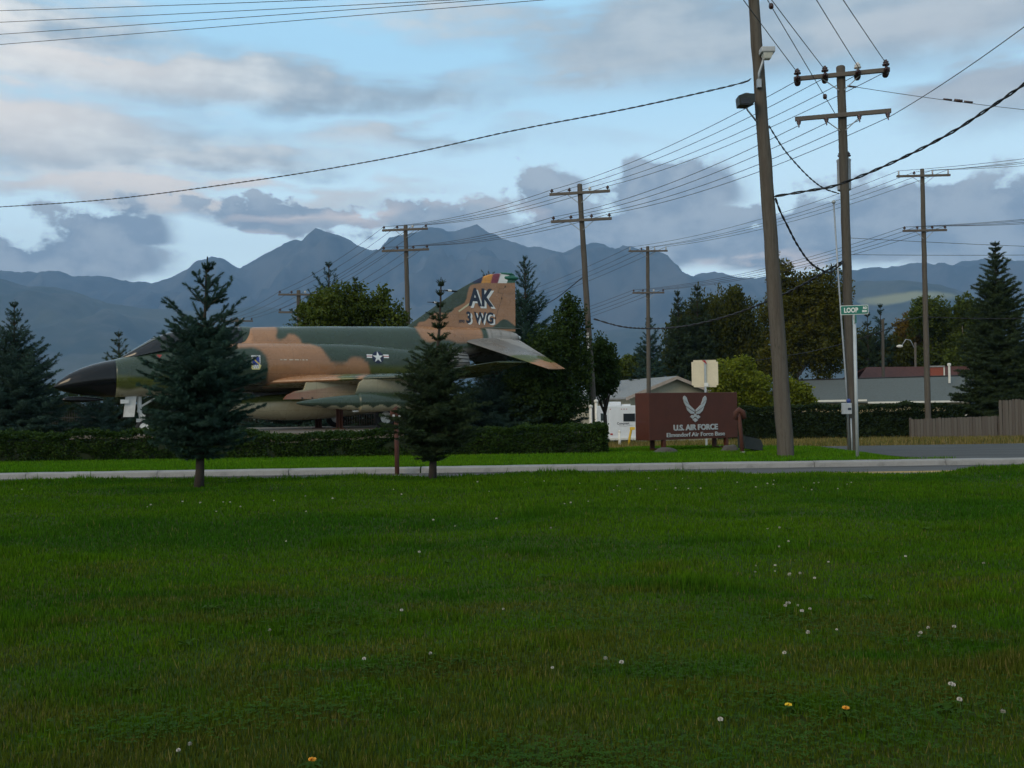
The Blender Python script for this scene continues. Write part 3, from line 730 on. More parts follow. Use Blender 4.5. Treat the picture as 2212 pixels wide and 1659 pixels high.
fin_text('3 WG', 806, 694, 142, 'tail_letters', 'letter_navy', 0, 0, .013, xs=.80, bold=.03, space=1.0)
fin_text('890', 716, 694, 36, 'tail_number', 'letter_navy', 0, 0, .010, xs=1.05, bold=.02)
fl = MB().add([L(*(lambda q: (q[0], fin_half(*q) + .006, q[1]))(z3(*p))) for p in [(708, 552), (955, 374), (968, 392), (718, 568)]], [(0, 1, 2, 3)]); fl.c = [(.55, .50, .33)] * 4
fl.build('formation_light', 'decal', fin_near, colors=True)
rl = MB()      # rudder hinge and panel lines
def seam(mb, pts, w=.012):
    for (a, b) in zip(pts[:-1], pts[1:]):
        (s0, za), (s1, zb) = z3(*a), z3(*b)
        mb.tube([L(s0, fin_half(s0, za) + .001, za), L(s1, fin_half(s1, zb) + .001, zb)], w * .45, 4)
seam(rl, [(1285, 250), (1265, 285), (1215, 280), (1195, 330), (1250, 340), (1240, 410), (1165, 640), (1160, 690)])
rl.build('rudder_seam', 'dark_metal', fin_near)
for p in ((1242, 400), (1165, 640), (1285, 255)): s_, z_ = z3(*p); MB().box(L(s_, fin_half(s_, z_) + .004, z_), (.04, .012, .07)).build('hinge_fitting', 'dark_metal', fin_near)

# --- national star, squadron shield and stencils on the flank
def decal(name, s0, z0, w, h, fn, nu, nv):
    mb = MB(); P, C, Fq = [], [], []
    for i in range(nu + 1):
        for j in range(nv + 1):
            u, v = (i / nu - .5), (j / nv - .5); s_, z_ = s0 + u * w, z0 + v * h
            P.append(L(s_, nac_l(s_, z_) + .010, z_)); c = fn(u * w, v * h); C.append(c)
    for i in range(nu):
        for j in range(nv):
            q = (i * (nv + 1) + j, (i + 1) * (nv + 1) + j, (i + 1) * (nv + 1) + j + 1, i * (nv + 1) + j + 1)
            if all(C[k] is not None for k in q): Fq.append(q)
    mb.add(P, Fq); mb.c = [c or (1, 1, 1) for c in C]; return mb.build(name, 'decal', jet, colors=True)
WHT, NVY, RED = (.72, .72, .70), (.012, .018, .05), (.35, .03, .03)
star_poly = [((.215 if k % 2 == 0 else .082) * math.sin(math.pi * k / 5), (.215 if k % 2 == 0 else .082) * math.cos(math.pi * k / 5)) for k in range(10)]
def star(u, v):
    if inside(u, v, star_poly): return WHT
    if math.hypot(u, v) < .225: return NVY
    if abs(u) < .43 and abs(v - .04) < .062: return RED if abs(v - .04) < .016 else WHT
    if abs(u) < .445 and abs(v - .04) < .078: return NVY
    return None
_s0, _z0 = z2(1325, 852, 1.36); decal('star_and_bar', _s0, _z0, .92, .50, star, 92, 50)
def shield(u, v):
    x, y = u / .2, v / .26
    if y > -.35 and abs(x) < .78 - .12 * max(0, -y) + .08 * max(0, y - .5) and y < .95:
        if abs(x) > .58 or y > .70: return WHT if (int((u + 9) * 42) + int((v + 9) * 42)) % 3 else (.05, .05, .06)
        if abs(x * .8 + y * 1.1 - .15) < .10: return (.75, .55, .06)
        return (.03, .05, .28)
    if -.98 < y <= -.35 and abs(x) < .95 + .5 * (y + .4): return (.70, .62, .25) if abs(x) > .5 or y < -.8 else (WHT if (int((u + 9) * 55) + int((v + 9) * 33)) % 4 else (.1, .1, .1))
    return None
_s0, _z0 = z2(312, 893, 1.36); decal('unit_shield', _s0, _z0, .46, .56, shield, 60, 70)
def stencil(u, v):
    k = int((u + 5) * 26); return (.60, .52, .42) if (k % 5 != 0 and abs(v) < .022 and (k * 7919) % 13 > 1) else None
_s0, _z0 = z2(622, 873, 1.36); decal('stencil_line', _s0, _z0, 1.02, .06, stencil, 150, 8)
tr = MB().add([L(s_, .745, z_) for s_, z_ in (lambda q: [(q[0] - .09, q[1] + .05), (q[0] + .09, q[1] + .05), (q[0], q[1] - .07)])(pfp(344, 769.5, .72))], [(0, 1, 2)]); tr.c = [(.45, .08, .07)] * 3
tr.build('warning_triangle', 'decal', jet, colors=True)

# --- landing gear
def wheel(name, s, l, z, r, w, hub, parent):
    t = MB().lathe([(r * .55, -w / 2), (r * .86, -w / 2), (r * .97, -w * .36), (r, -w * .12), (r, w * .12), (r * .97, w * .36), (r * .86, w / 2), (r * .55, w / 2)], L(s, l, z), 'Y', 28).build(name, 'tyre', parent, True, auto=40)
    MB().lathe([(.02, -w * .57), (hub * .35, -w * .57), (hub * .42, -w * .52), (hub * .8, -w * .50), (hub, -w * .54), (hub, w * .54), (hub * .8, w * .50), (hub * .42, w * .52), (hub * .35, w * .57), (.02, w * .57)], L(s, l, z), 'Y', 24).build('wheel_hub', 'gear_white', t, True, auto=40)
    return t
for l in (.17, -.17): wheel('nose_wheel', 2.74, l, 1.06, .225, .15, .15, jet)
ns = MB().tube([L(2.62, 0, 2.2), L(2.64, 0, 1.55)], .075, 12).tube([L(2.64, 0, 1.55), L(2.70, 0, 1.2)], .055, 12).tube([L(2.70, 0, 1.2), L(2.74, 0, 1.06)], .06, 10).tube([L(2.74, -.2, 1.06), L(2.74, .2, 1.06)], .035, 10)
ns.build('nose_strut', 'gear_white', jet, True, auto=40)
MB().tube([L(2.66, .02, 1.75), L(3.35, .02, 2.18)], .035, 8).tube([L(2.55, .05, 1.62), L(2.78, .05, 1.45), L(2.66, .05, 1.25)], .028, 8).box(L(2.72, .05, 1.40), (.16, .14, .16)).box(L(2.60, 0, 1.30), (.14, .12, .12)).build('drag_brace', 'gear_white', jet, False)
MB().prism([L(2.18, .10, 2.12), L(2.52, .14, 2.12), L(2.44, .16, 1.42), L(2.10, .12, 1.42)], (0, -.03, 0)).build('nose_gear_door', 'gear_white', jet)
MB().box(L(2.14, .2, 1.93), (.26, .03, .13)).build('door_light', 'letter_white', jet)
for side in (1, -1):
    wheel('main_wheel', 10.28, side * 2.72, 1.265, .385, .26, .2, jet)
    MB().tube([L(10.1, side * 2.55, 2.5), L(10.2, side * 2.5, 1.6)], .10, 12).tube([L(10.2, side * 2.5, 1.6), L(10.28, side * 2.5, 1.2)], .075, 12).tube([L(10.28, side * 2.45, 1.265), L(10.28, side * 2.75, 1.265)], .05, 10).tube([L(10.2, side * 2.5, 1.7), L(9.6, side * 2.4, 2.45)], .04, 8).build('main_strut', 'gear_white', jet, True, auto=40)
    MB().prism([L(9.95, side * 2.90, 2.50), L(10.75, side * 2.90, 2.50), L(10.62, side * 2.86, 1.50), L(10.10, side * 2.86, 1.50)], (0, -.03 * side, 0)).build('main_gear_door', 'gear_white', jet)

# --- plinth and the steel props that carry the jet
pl = MB().bbox((-7.5, 36.2, (PLINTH - .5) / 2), (11.8, 11.6, PLINTH + .5), .04).build('plinth', 'plinth_concrete'); tag(pl, 'low brown concrete plinth under the jet, seen above the hedge', 'plinth')
def prop(px, l, s, label):
    x, y = JX + s * _c + l * _s, JY + s * _s - l * _c
    t = thing('support_post', label, 'support post', (x, y, PLINTH), 0, 'steel props under the jet')
    MB().box((0, 0, .7), (.02, .2, 1.4)).box((-.1, 0, .7), (.02, .2, 1.4)).box((.1, 0, .7), (.02, .2, 1.4)).box((0, 0, .7), (.2, .02, 1.4)).build('column', 'rust_paint', t)
    MB().box((0, 0, .015), (.42, .42, .03)).build('base_plate', 'rust_paint', t)
prop(0, 1.25, 9.15, 'rust-red steel prop under the near wing of the jet')
prop(0, -1.25, 9.15, 'rust-red steel prop under the far wing of the jet')
# ================================================================== utility poles and their lines
mat('pole_wood', (.150, .134, .112), .9, var=.6, scale=2.2, stretch=(5, 5, .4), bump=.8, color2=(.066, .057, .048), spec=.08, dirt=((.040, .032, .026), .75, (4, 4, .12)))
mat('arm_wood', (.16, .14, .12), .9, var=.3, scale=3, bump=.4, color2=(.10, .088, .078), spec=.15)
mat('insulator_brown', (.05, .022, .02), .25, var=.2, scale=12, spec=.6)
mat('insulator_white', (.6, .58, .55), .3, var=.1, scale=12)
mat('galvanised', (.36, .38, .40), .5, metal=.6, var=.15, scale=8)
mat('post_grey', (.42, .46, .48), .55, var=.1, scale=6, metal=.2)
mat('wire_dark', (.045, .045, .05), .6, var=.1, scale=5)
mat('cable_black', (.015, .015, .017), .6, var=.1, scale=5)
mat('transformer_grey', (.34, .35, .37), .5, var=.1, scale=4)
mat('box_grey', (.42, .44, .46), .55, var=.1, scale=5)

def pole_axis(base, top): 
    b, t = Vector(base), Vector(top); return lambda z: b + (t - b) * ((z - b.z) / (t.z - b.z))
INS = [(.0, 0), (.022, 0), (.022, .05), (.075, .06), (.08, .085), (.045, .10), (.06, .115), (.062, .14), (.03, .155), (.03, .18), (.0, .185)]
ins_me = {}
def insulator(loc, parent, m='insulator_brown', sc=1.0, flip=False, name='insulator'):
    if m not in ins_me:
        o = MB().lathe([(max(r, .004), z) for r, z in INS], n=10).build(name, m, parent, True); ins_me[m] = o.data
    else:
        o = bpy.data.objects.new(name, ins_me[m]); col.objects.link(o); o.parent = parent
    o.location = Vector(loc); o.scale = (sc, sc, sc)
    if flip: o.rotation_euler = (math.pi, 0, 0)
    return o
POST = [(.04, 0), (.045, .02), (.045, .20), (.035, .22), (.004, .23)]
def utility_pole(label, base, top, r0, r1, arms, group='utility poles', knots=True):
    """arms: (height of arm, length, turn in plan, style). Returns the thing and the world points that wires hang from"""
    base, top = Vector(base), Vector(top); ax = pole_axis(base, top)
    t = thing('utility_pole', label, 'utility pole', base, 0, group)
    rnd = random.Random(hash((round(base.x, 2), round(base.y, 2))) % 1000)
    n = 26; pts = []; rr = []
    for i in range(n):
        u = i / (n - 1); p = base + (top - base) * u - base; pts.append(p + Vector((rnd.uniform(-.008, .008), rnd.uniform(-.008, .008), 0))); rr.append(r0 + (r1 - r0) * u + rnd.uniform(-.004, .004))
    pts[0] = pts[0] - Vector((0, 0, .4)); pts.append(pts[-1] + Vector((0, 0, .03))); rr.append(r1 * .8)
    MB().tube(pts, rr, 18).build('pole', 'pole_wood', t, True, auto=50)
    hang = []
    for (z, ln, turn, style) in arms:
        c = ax(z) - base; d = Vector((math.cos(turn), math.sin(turn), 0)); nrm = Vector((d.y, -d.x, 0)); 
        r_here = r0 + (r1 - r0) * ((z - base.z) / (top.z - base.z)); c = c + nrm * (r_here + .045)
        a = MB().bbox((0, 0, 0), (ln, .09, .115), .008).build('crossarm', 'arm_wood', t); a.location = c; a.rotation_euler = (0, 0, turn)
        br = MB()
        for sgn in (-1, 1): br.tube([c + d * (sgn * ln * .20) - Vector((0, 0, .05)) - nrm * .03, c - Vector((0, 0, .42)) - nrm * .02 + d * sgn * r_here * .6], .014, 6)
        br.build('arm_brace', 'galvanised', t)
        pts_ = []
        for q in (-.46, -.17, .17, .46):
            p = c + d * (q * ln) + Vector((0, 0, .055))
            if style == 'pin': insulator(p, t, 'insulator_white' if abs(q - .17) < .01 and z > 6 and rnd.random() < .6 else 'insulator_brown'); h = p + Vector((0, 0, .15))
            elif style == 'post' and q != -.17:
                MB().lathe([(max(r, .004), zz) for r, zz in POST], p, n=8).build('insulator', 'galvanised', t, True); h = p + Vector((0, 0, .23))
            elif style == 'dead':
                insulator(p, t, 'insulator_white' if q == .17 else 'insulator_brown', 1.25)
                strain = MB().lathe([(.01, 0), (.03, .02), (.075, .04), (.075, .08), (.03, .10), (.07, .12), (.07, .16), (.02, .18), (.012, .26)], p + nrm * .06 - Vector((0, 0, .09)), M=nrm.to_track_quat('Z', 'Y').to_matrix().to_4x4(), n=10).lathe([(.01, 0), (.03, .02), (.09, .04), (.09, .08), (.03, .10), (.085, .12), (.085, .16), (.02, .18)], p - nrm * .05 - Vector((0, 0, .12)), M=(-nrm).to_track_quat('Z', 'Y').to_matrix().to_4x4(), n=10)
                strain.build('strain_insulator', 'insulator_brown', t, True); h = p - Vector((0, 0, .1))
            elif style == 'hang':
                p2 = p - Vector((0, 0, .12)); MB().lathe([(.02, 0), (.06, .03), (.06, .07), (.02, .09), (.05, .11), (.05, .14), (.02, .17), (.015, .30)], p2 + nrm * .05, M=(nrm * .8 - Vector((0, 0, 1))).to_track_quat('Z', 'Y').to_matrix().to_4x4(), n=10).build('strain_insulator', 'insulator_brown', t, True); h = p2 - Vector((0, 0, .12))
            else: insulator(p, t); h = p + Vector((0, 0, .15))
            pts_.append(base + h)
        hang.append(pts_)
    return t, hang

gz = lambda x, y: float(zg(x, y))
def ground_at(px, Y):
    x = at(px, 950, Y).x; return Vector((x, Y, gz(x, Y)))
pA = ground_at(1697.5, 24.7); topA = at(1623, -70, 24.7)
poleA, _ = utility_pole('thick leaning wooden pole without crossarms beside the brown sign', pA, topA, .205, .125, [])
pB = ground_at(1841, 27.4); topB = at(1816, 145, 27.4)
zB1, zB2 = at(1816, 165, 27.4).z, at(1818, 252, 27.4).z
poleB, hB = utility_pole('wooden utility pole with transformer and two crossarms behind the green street sign', pB, topB, .128, .116, [(zB1, 2.50, -.27, 'dead'), (zB2, 2.50, -.27, 'hang')])
def std_pole(px_base, px_top, py_top, Y, arms, r0, r1, label, style='pin', turn=-.22):
    b = ground_at(px_base, Y); t = at(px_top, py_top, Y)
    return utility_pole(label, b, t, r0, r1, [(at(px_top, a, Y).z, w, turn, style if i == 0 else 'pin') for i, (a, w) in enumerate(arms)])
poleC, hC = std_pole(1286, 1252, 399, 43.0, [(418, 2.62), (477, 2.62)], .158, .107, 'wooden utility pole with two crossarms beside the tail of the jet')
poleD, hD = std_pole(887, 876, 487, 53.5, [(497, 2.5), (541.5, 2.58)], .15, .11, 'wooden utility pole with two crossarms rising behind the spine of the jet', turn=-.15)
poleE, hE = std_pole(650, 645, 628, 61.0, [(637, 2.4), (675, 2.4)], .15, .12, 'wooden utility pole half hidden by the round tree behind the jet', turn=.12)
poleF, hF = std_pole(514, 512, 688, 76.0, [(694, 2.4)], .15, .12, 'farthest wooden pole, one crossarm peeking over the jet beside the blue spruce', turn=.12)
poleG, hG = std_pole(2006, 1992, 366, 52.0, [(381, 2.75), (499, 2.25)], .16, .105, 'wooden utility pole with two crossarms behind the plank fence', style='post', turn=-.04)
poleH, hH = std_pole(1402, 1399, 533, 69.0, [(543, 2.7), (633, 2.2)], .16, .115, 'wooden utility pole with two crossarms behind the brown sign', style='post', turn=.03)

def catenary(a, b, sag, n=22):
    a, b = Vector(a), Vector(b)
    return [a.lerp(b, i / n) - Vector((0, 0, 4 * sag * (i / n) * (1 - i / n))) for i in range(n + 1)]
def wire(pts, r, label, group, m='wire_dark', name='power_line', cat='power line'):
    o = MB().tube(pts, r, 5).build(name, m, None, True); return tag(o, label, cat, group)
def run(ha, hb, sag, r, label, group):
    for k, (a, b) in enumerate(zip(ha, hb)): wire(catenary(a, b, sag), r, ('leftmost ', 'second ', 'third ', 'rightmost ')[k] + label, group)
W1 = .0105
run(hB[0], hC[0], .30, W1, 'of four lines from transformer pole to upper crossarm beside jet tail', 'upper lines of the near span')
run(hB[1], hC[1], .34, W1, 'of four lines from transformer pole to lower crossarm beside jet tail', 'lower lines of the near span')
run(hC[0], hD[0], .30, W1 * 1.1, 'of four lines between upper crossarms above the jet fin', 'upper lines of the middle span')
run(hC[1], hD[1], .30, W1 * 1.1, 'of four lines between lower crossarms above the jet fin', 'lower lines of the middle span')
run(hD[0], hE[0], .25, W1, 'of four upper lines running down behind the jet to the round tree', 'upper lines of the far span')
run(hD[1], hE[1], .25, W1, 'of four lower lines running down behind the jet to the round tree', 'lower lines of the far span')
run(hE[0], hF[0], .2, W1, 'of four thin lines to the farthest pole over the jet', 'lines of the last span')
run(hG[0], hH[0], .55, W1 * 1.15, 'of four upper lines strung over the houses', 'upper lines over the houses')
run(hG[1], hH[1], .55, W1 * 1.15, 'of four lower lines strung over the houses', 'lower lines over the houses')
offR = [at(2212 + 260, y, 40.0) for y in (307, 313, 321, 330)]
run(hG[0], [p for p in offR], .12, W1 * 1.1, 'of four lines from fence pole upper crossarm to right edge', 'upper lines to the right')
offR = [at(2212 + 260, y, 40.0) for y in (446, 450, 456, 462)]
run(hG[1], offR, .12, W1 * 1.1, 'of four lines from fence pole lower crossarm to right edge', 'lower lines to the right')
offL = [at(900 + 10 * k, 690 + 6 * k, 105.0) for k in range(4)]
run(hH[0], offL, .8, W1 * 1.3, 'of four upper lines going left from the pole behind the brown sign', 'upper lines behind the jet tail')
offL = [at(900 + 10 * k, 760 + 5 * k, 105.0) for k in range(4)]
run(hH[1], offL, .6, W1 * 1.3, 'of four lower lines going left from the pole behind the brown sign', 'lower lines behind the jet tail')
# the near span runs on over the camera
for k, (px, py) in enumerate(((1611, 0), (1672, 0), (1768, 0), (1826, 0))):
    a = hB[0][k] + Vector((0, -.1, .15)); r_ = ray(px, py); zt = a.z + .05
    mid = Vector((0, 0, EYE)) + r_ * ((zt - EYE) / r_.z); d = (mid - a)
    wire(catenary(a, a + d * 4.2, .10, 30), W1 * .95, ('leftmost', 'second', 'third', 'rightmost')[k] + ' of four lines climbing from the transformer pole out of the picture', 'lines overhead at the top right')
a = at(1803, 244, 27.2); r_ = ray(1658, 0); mid = Vector((0, 0, EYE)) + r_ * ((10.6 - EYE) / r_.z)
guy = wire([a, a.lerp(mid, .5), mid, mid + (mid - a) * 2.2], W1 * .9, 'guy wire with two dark beads beside the transformer pole', None, name='guy_wire', cat='guy wire')
for q in (.17, .955):
    p = a.lerp(mid, q); MB().lathe([(.02, -.07), (.055, -.04), (.055, .04), (.02, .07)], p, n=8).build('strain_bead', 'insulator_brown', guy, True)
b0 = hB[1][3]; e0 = at(2212, 48, 19.5)
wire(catenary(b0, b0 + (e0 - b0) * 1.35, .12), W1, 'single line rising from the lower crossarm of the transformer pole to the right edge', None)
b0 = at(1836, 186, 27.3); e0 = at(2300, 246, 30); wr = wire(catenary(b0, e0, .05), W1 * .8, 'thin span wire with dark couplings right of the transformer pole', None)
for px, py, ll in ((2047, 215, .12), (2070, 217.5, .11), (2092, 220, .12), (1840, 187, .12)):
    c = at(px, py, 28.5); MB().tube([c - Vector((ll, 0, -.015)), c + Vector((ll, 0, -.015))], .045 if px == 2070 else .028, 8).build('coupling', 'insulator_brown', wr, True)
for y0, y1, t_ in ((514, 535, 'upper'), (550, 550, 'lower')):
    wire(catenary(at(1836, y0, 27.3), at(2300, y1, 33), .02), W1 * .7, 'hair-thin wire running level from the transformer pole to the right edge, %s of two' % t_, None)

# heavy twisted cables
def twisted(pts, r, pitch, amp, label, name='twisted_cable', m='cable_black', strands=2):
    pts = [Vector(p) for p in pts]; dense = []
    for i in range(len(pts) - 1):     # Catmull-Rom through the given points
        p0, p1, p2, p3 = pts[max(i - 1, 0)], pts[i], pts[i + 1], pts[min(i + 2, len(pts) - 1)]
        n = max(4, int((p2 - p1).length / (pitch / 7)))
        for k in range(n):
            t = k / n; dense.append(.5 * ((2 * p1) + (p2 - p0) * t + (2 * p0 - 5 * p1 + 4 * p2 - p3) * t * t + (3 * p1 - p0 - 3 * p2 + p3) * t ** 3))
    dense.append(pts[-1]); mb = MB(); rnd = random.Random(len(dense))
    for sidx in range(strands):
        q = []; dist = 0
        for i, p in enumerate(dense):
            if i: dist += (p - dense[i - 1]).length
            t = (dense[min(i + 1, len(dense) - 1)] - dense[max(i - 1, 0)]).normalized(); a_ = t.orthogonal().normalized(); b_ = t.cross(a_)
            ph = 2 * math.pi * dist / pitch + math.pi * 2 * sidx / strands; q.append(p + (a_ * math.cos(ph) + b_ * math.sin(ph)) * amp)
        mb.tube(q, r, 5)
    return tag(mb.build(name, m, None, True), label, 'cable')
def pxline(lst): return [at(x, y, Y) for x, y, Y in lst]
twisted(pxline([(1622, 170, 24.6), (1580, 185, 25.1), (1350, 236, 28.3), (1100, 284, 31.8), (840, 341, 35.3), (560, 388, 39), (250, 429, 43), (0, 447, 46), (-150, 455, 48)]), .012, .75, .014, 'long sagging twisted cable crossing the sky from the thick leaning pole')
twisted(pxline([(1674, 424, 24.6), (1740, 413, 24), (1810, 399, 23.3), (1930, 350, 21.8), (2045, 292, 20.3), (2130, 238, 19.2), (2212, 182, 18), (2330, 95, 16.6)]), .018, .9, .02, 'thick black cable sweeping from the leaning pole up to the right edge')
twisted(pxline([(1661, 272, 24.6), (1690, 318, 25.2), (1717, 351, 25.7), (1750, 385, 26.3), (1780, 407, 26.9), (1812, 418, 27.2)]), .011, .45, .012, 'slack cable looping down from the leaning pole to the transformer pole')
twisted(pxline([(1675, 428, 24.6), (1686, 458, 24.8), (1702, 490, 25), (1720, 525, 25.4), (1745, 562, 26), (1768, 580, 26.4), (1792, 588, 26.8), (1806, 580, 27), (1822, 566, 27.2)]), .016, .5, .014, 'thick black cable drooping between the leaning pole and the transformer pole')
twisted(pxline([(1818, 565, 27.2), (1760, 600, 29), (1689, 637, 31), (1571, 683, 34), (1460, 707, 36.5), (1354, 707, 41.5), (1283, 689, 42.9)]), .020, .9, .02, 'thick cable dipping from the transformer pole to the pole beside the jet tail')
twisted(pxline([(1257, 600, 42.9), (1230, 622, 45), (1203, 643, 47), (1160, 668, 51)]), .012, .6, .014, 'short cable dropping behind the blue spruce from the pole beside the jet tail')
twisted(pxline([(1992, 684, 51.8), (1950, 694, 54), (1904, 716, 57), (1800, 748, 61), (1704, 768, 65), (1550, 790, 70)]), .016, .9, .014, 'dark cable from the fence pole down to the left behind the birches')
twisted(pxline([(2006, 685, 51.8), (2100, 688, 52), (2212, 688, 52), (2300, 686, 52)]), .016, .9, .014, 'dark level cable from the fence pole to the big right spruce')
# four bare conductors across the top left corner
for k, (y0, x1) in enumerate(((22, 620), (47, 930), (73, 1120), (95, 1085 + 130))):
    a, b = at(0, y0, 36), at(x1, (0, 0, -8, -6)[k], 30)
    wire(catenary(a - (b - a) * .25, b + (b - a) * .5, .04), W1 * 1.05, ('topmost', 'second', 'third', 'lowest')[k] + ' of four bare conductors crossing the top left sky', 'conductors across the top left')

# --- fittings on the leaning pole
c = at(1657, 116, 24.4)
t = thing('area_lamp', 'white box area lamp high on the leaning pole', 'lamp', c)
MB().bbox((0, 0, .07), (.34, .30, .14), .03).build('lamp_housing', 'box_grey', t)
mat('lens', (.62, .62, .56), .25, var=.1, scale=8)
MB().lathe([(.165, 0), (.165, -.02), (.12, -.12), (.10, -.14), (.004, -.145)], (0, 0, 0), n=4, M=Matrix.Rotation(R(45), 4, 'Z')).build('lens', 'lens', t)
arm0 = at(1640, 180, 24.5) - c; MB().tube([Vector((-.05, .05, -.02)), Vector((-.13, .05, -.28)), arm0 + Vector((0, 0, .25)), arm0], .03, 8).build('bracket', 'galvanised', t, True)
MB().box(arm0 + Vector((0, .02, 0)), (.10, .1, .2)).build('mounting_plate', 'galvanised', t)
c = at(1611, 219, 24.4)
t = thing('floodlight', 'dark floodlight box bolted to the left of the leaning pole', 'floodlight', c)
mat('flood_case', (.022, .028, .028), .55, var=.2, scale=6)
fb = MB(); fb.prism([(-.19, -.16, -.12), (-.21, -.16, .10), (-.05, -.16, .16), (.19, -.16, .14), (.19, -.16, -.05), (.05, -.16, -.13)], (0, .34, 0)); fb.build('housing', 'flood_case', t)
MB().box((-.05, -.165, -.03), (.22, .01, .14)).build('glass', 'canopy_glass', t)
MB().box((.05, .05, .18), (.07, .07, .08)).build('photocell', 'box_grey', t)
arm0 = at(1634, 262, 24.55) - c; MB().tube([Vector((.02, .05, -.13)), Vector((.05, .05, -.2)), arm0], .022, 8).build('bracket', 'galvanised', t, True)
# --- fittings on the transformer pole
c = at(1824, 412, 27.75); t = thing('transformer', 'grey cylindrical transformer hung behind the pole by the street sign', 'transformer', c)
MB().lathe([(.15, 0), (.185, .02), (.185, .80), (.195, .82), (.195, .86), (.10, .92), (.004, .93)], n=22).build('tank', 'transformer_grey', t, True, auto=40)
for dx in (-.10, .10): insulator((dx, -.05, .88), t, 'insulator_brown', 1.1, name='bushing')
MB().box((0, -.2, .25), (.1, .12, .05)).box((0, -.2, .65), (.1, .12, .05)).build('mounting_lug', 'galvanised', t)
b = pB + Vector((-.13, -.16, 0)); tp = at(1801, 440, 27.2); t = thing('conduit', 'pale conduit running up the transformer pole', 'conduit', b)
MB().tube([(0, 0, -.1), (tp - b) * .3 + Vector((.02, 0, 0)), (tp - b) * .62, tp - b], .024, 8).build('pipe', 'galvanised', t, True)
MB().tube([(.07, .02, -.1), (.06, .02, .95)], .02, 8).build('riser_pipe', 'post_grey', t, True)
MB().lathe([(.03, 0), (.055, .03), (.055, .07), (.02, .10)], tp - b, n=10).build('weatherhead', 'post_grey', t, True)
c = at(1829, 893, 27.1); t = thing('meter_box', 'small white meter box with blue cap on the transformer pole', 'meter box', c)
MB().bbox((0, 0, .13), (.25, .12, .30), .015).build('box', 'box_grey', t)
mat('meter_blue', (.03, .06, .25), .35, var=.1, scale=5)
MB().lathe([(.05, 0), (.05, .08), (.03, .11), (.004, .115)], (.06, 0, .28), n=12).build('cap', 'meter_blue', t, True)
MB().box((.06, -.064, .12), (.09, .006, .06)).build('label_plate', 'letter_navy', t)
# ================================================================== vegetation
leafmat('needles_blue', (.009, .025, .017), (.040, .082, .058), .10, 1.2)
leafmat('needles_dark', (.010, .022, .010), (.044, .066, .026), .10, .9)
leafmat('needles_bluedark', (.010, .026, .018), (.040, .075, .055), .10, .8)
leafmat('leaf_mid', (.022, .042, .006), (.110, .140, .022), .3, .7)
leafmat('leaf_dark', (.018, .028, .005), (.085, .090, .012), .25, .8)
leafmat('leaf_birch', (.028, .038, .005), (.135, .122, .016), .3, .5)
leafmat('leaf_autumn', (.06, .048, .008), (.20, .13, .02), .3, .5)
leafmat('leaf_deep_green', (.010, .027, .006), (.048, .080, .015), .25, .8)  # deep green foliage, darker and less olive than the willows
leafmat('leaf_bright', (.075, .105, .008), (.23, .26, .025), .35, .9)
leafmat('leaf_hedge', (.010, .030, .005), (.038, .070, .010), .2, 1.2)
leafmat('leaf_hedge_dark', (.010, .020, .008), (.030, .050, .016), .2, 1.0)
mat('bark', (.062, .052, .044), .95, var=.4, scale=8, bump=.7, stretch=(2, 2, .6), color2=(.036, .030, .026), spec=.1)
mat('bark_birch', (.35, .32, .28), .9, var=.4, scale=4, bump=.3, color2=(.12, .10, .09), spec=.1)
mat('hedge_core', (.010, .018, .005), .95, var=.3, scale=4)
mat('twig', (.10, .065, .035), .9, var=.3, scale=6)

def needles(S, K, width, rng):
    """S: shoots (origin, direction, length, radius, shade) -> triangle soup"""
    O, D, Ln, Rd, Sh = S; M = len(O)
    ref = np.where(np.abs(D[:, 2:3]) > .9, np.array([[1., 0, 0]]), np.array([[0, 0, 1.]]))
    A = np.cross(D, ref); A /= np.linalg.norm(A, axis=1, keepdims=True); B = np.cross(D, A)
    t = (np.arange(K) + rng.random((M, K))) / K
    ph = np.arange(K) * 2.39996 + rng.random((M, 1)) * 6.28
    rad = (A[:, None] * np.cos(ph)[..., None] + B[:, None] * np.sin(ph)[..., None])
    base = O[:, None] + D[:, None] * (t * Ln[:, None])[..., None]
    prof = np.sqrt(np.clip(1.08 - t, .05, 1)) * (.75 + .5 * rng.random((M, K)))
    dirn = D[:, None] * .62 + rad * .85
    tip = base + dirn * (Rd[:, None] * prof)[..., None] * 1.15
    side = np.cross(np.broadcast_to(D[:, None], rad.shape), rad) * (width * (.7 + .6 * rng.random((M, K))))[..., None]
    V = np.stack([base - side, base + side, tip], 2).reshape(-1, 3)
    val = np.repeat(np.clip(Sh[:, None] + .25 * (rng.random((M, K)) - .5), 0, 1).ravel(), 3)
    return V, np.arange(len(V)).reshape(-1, 3), val

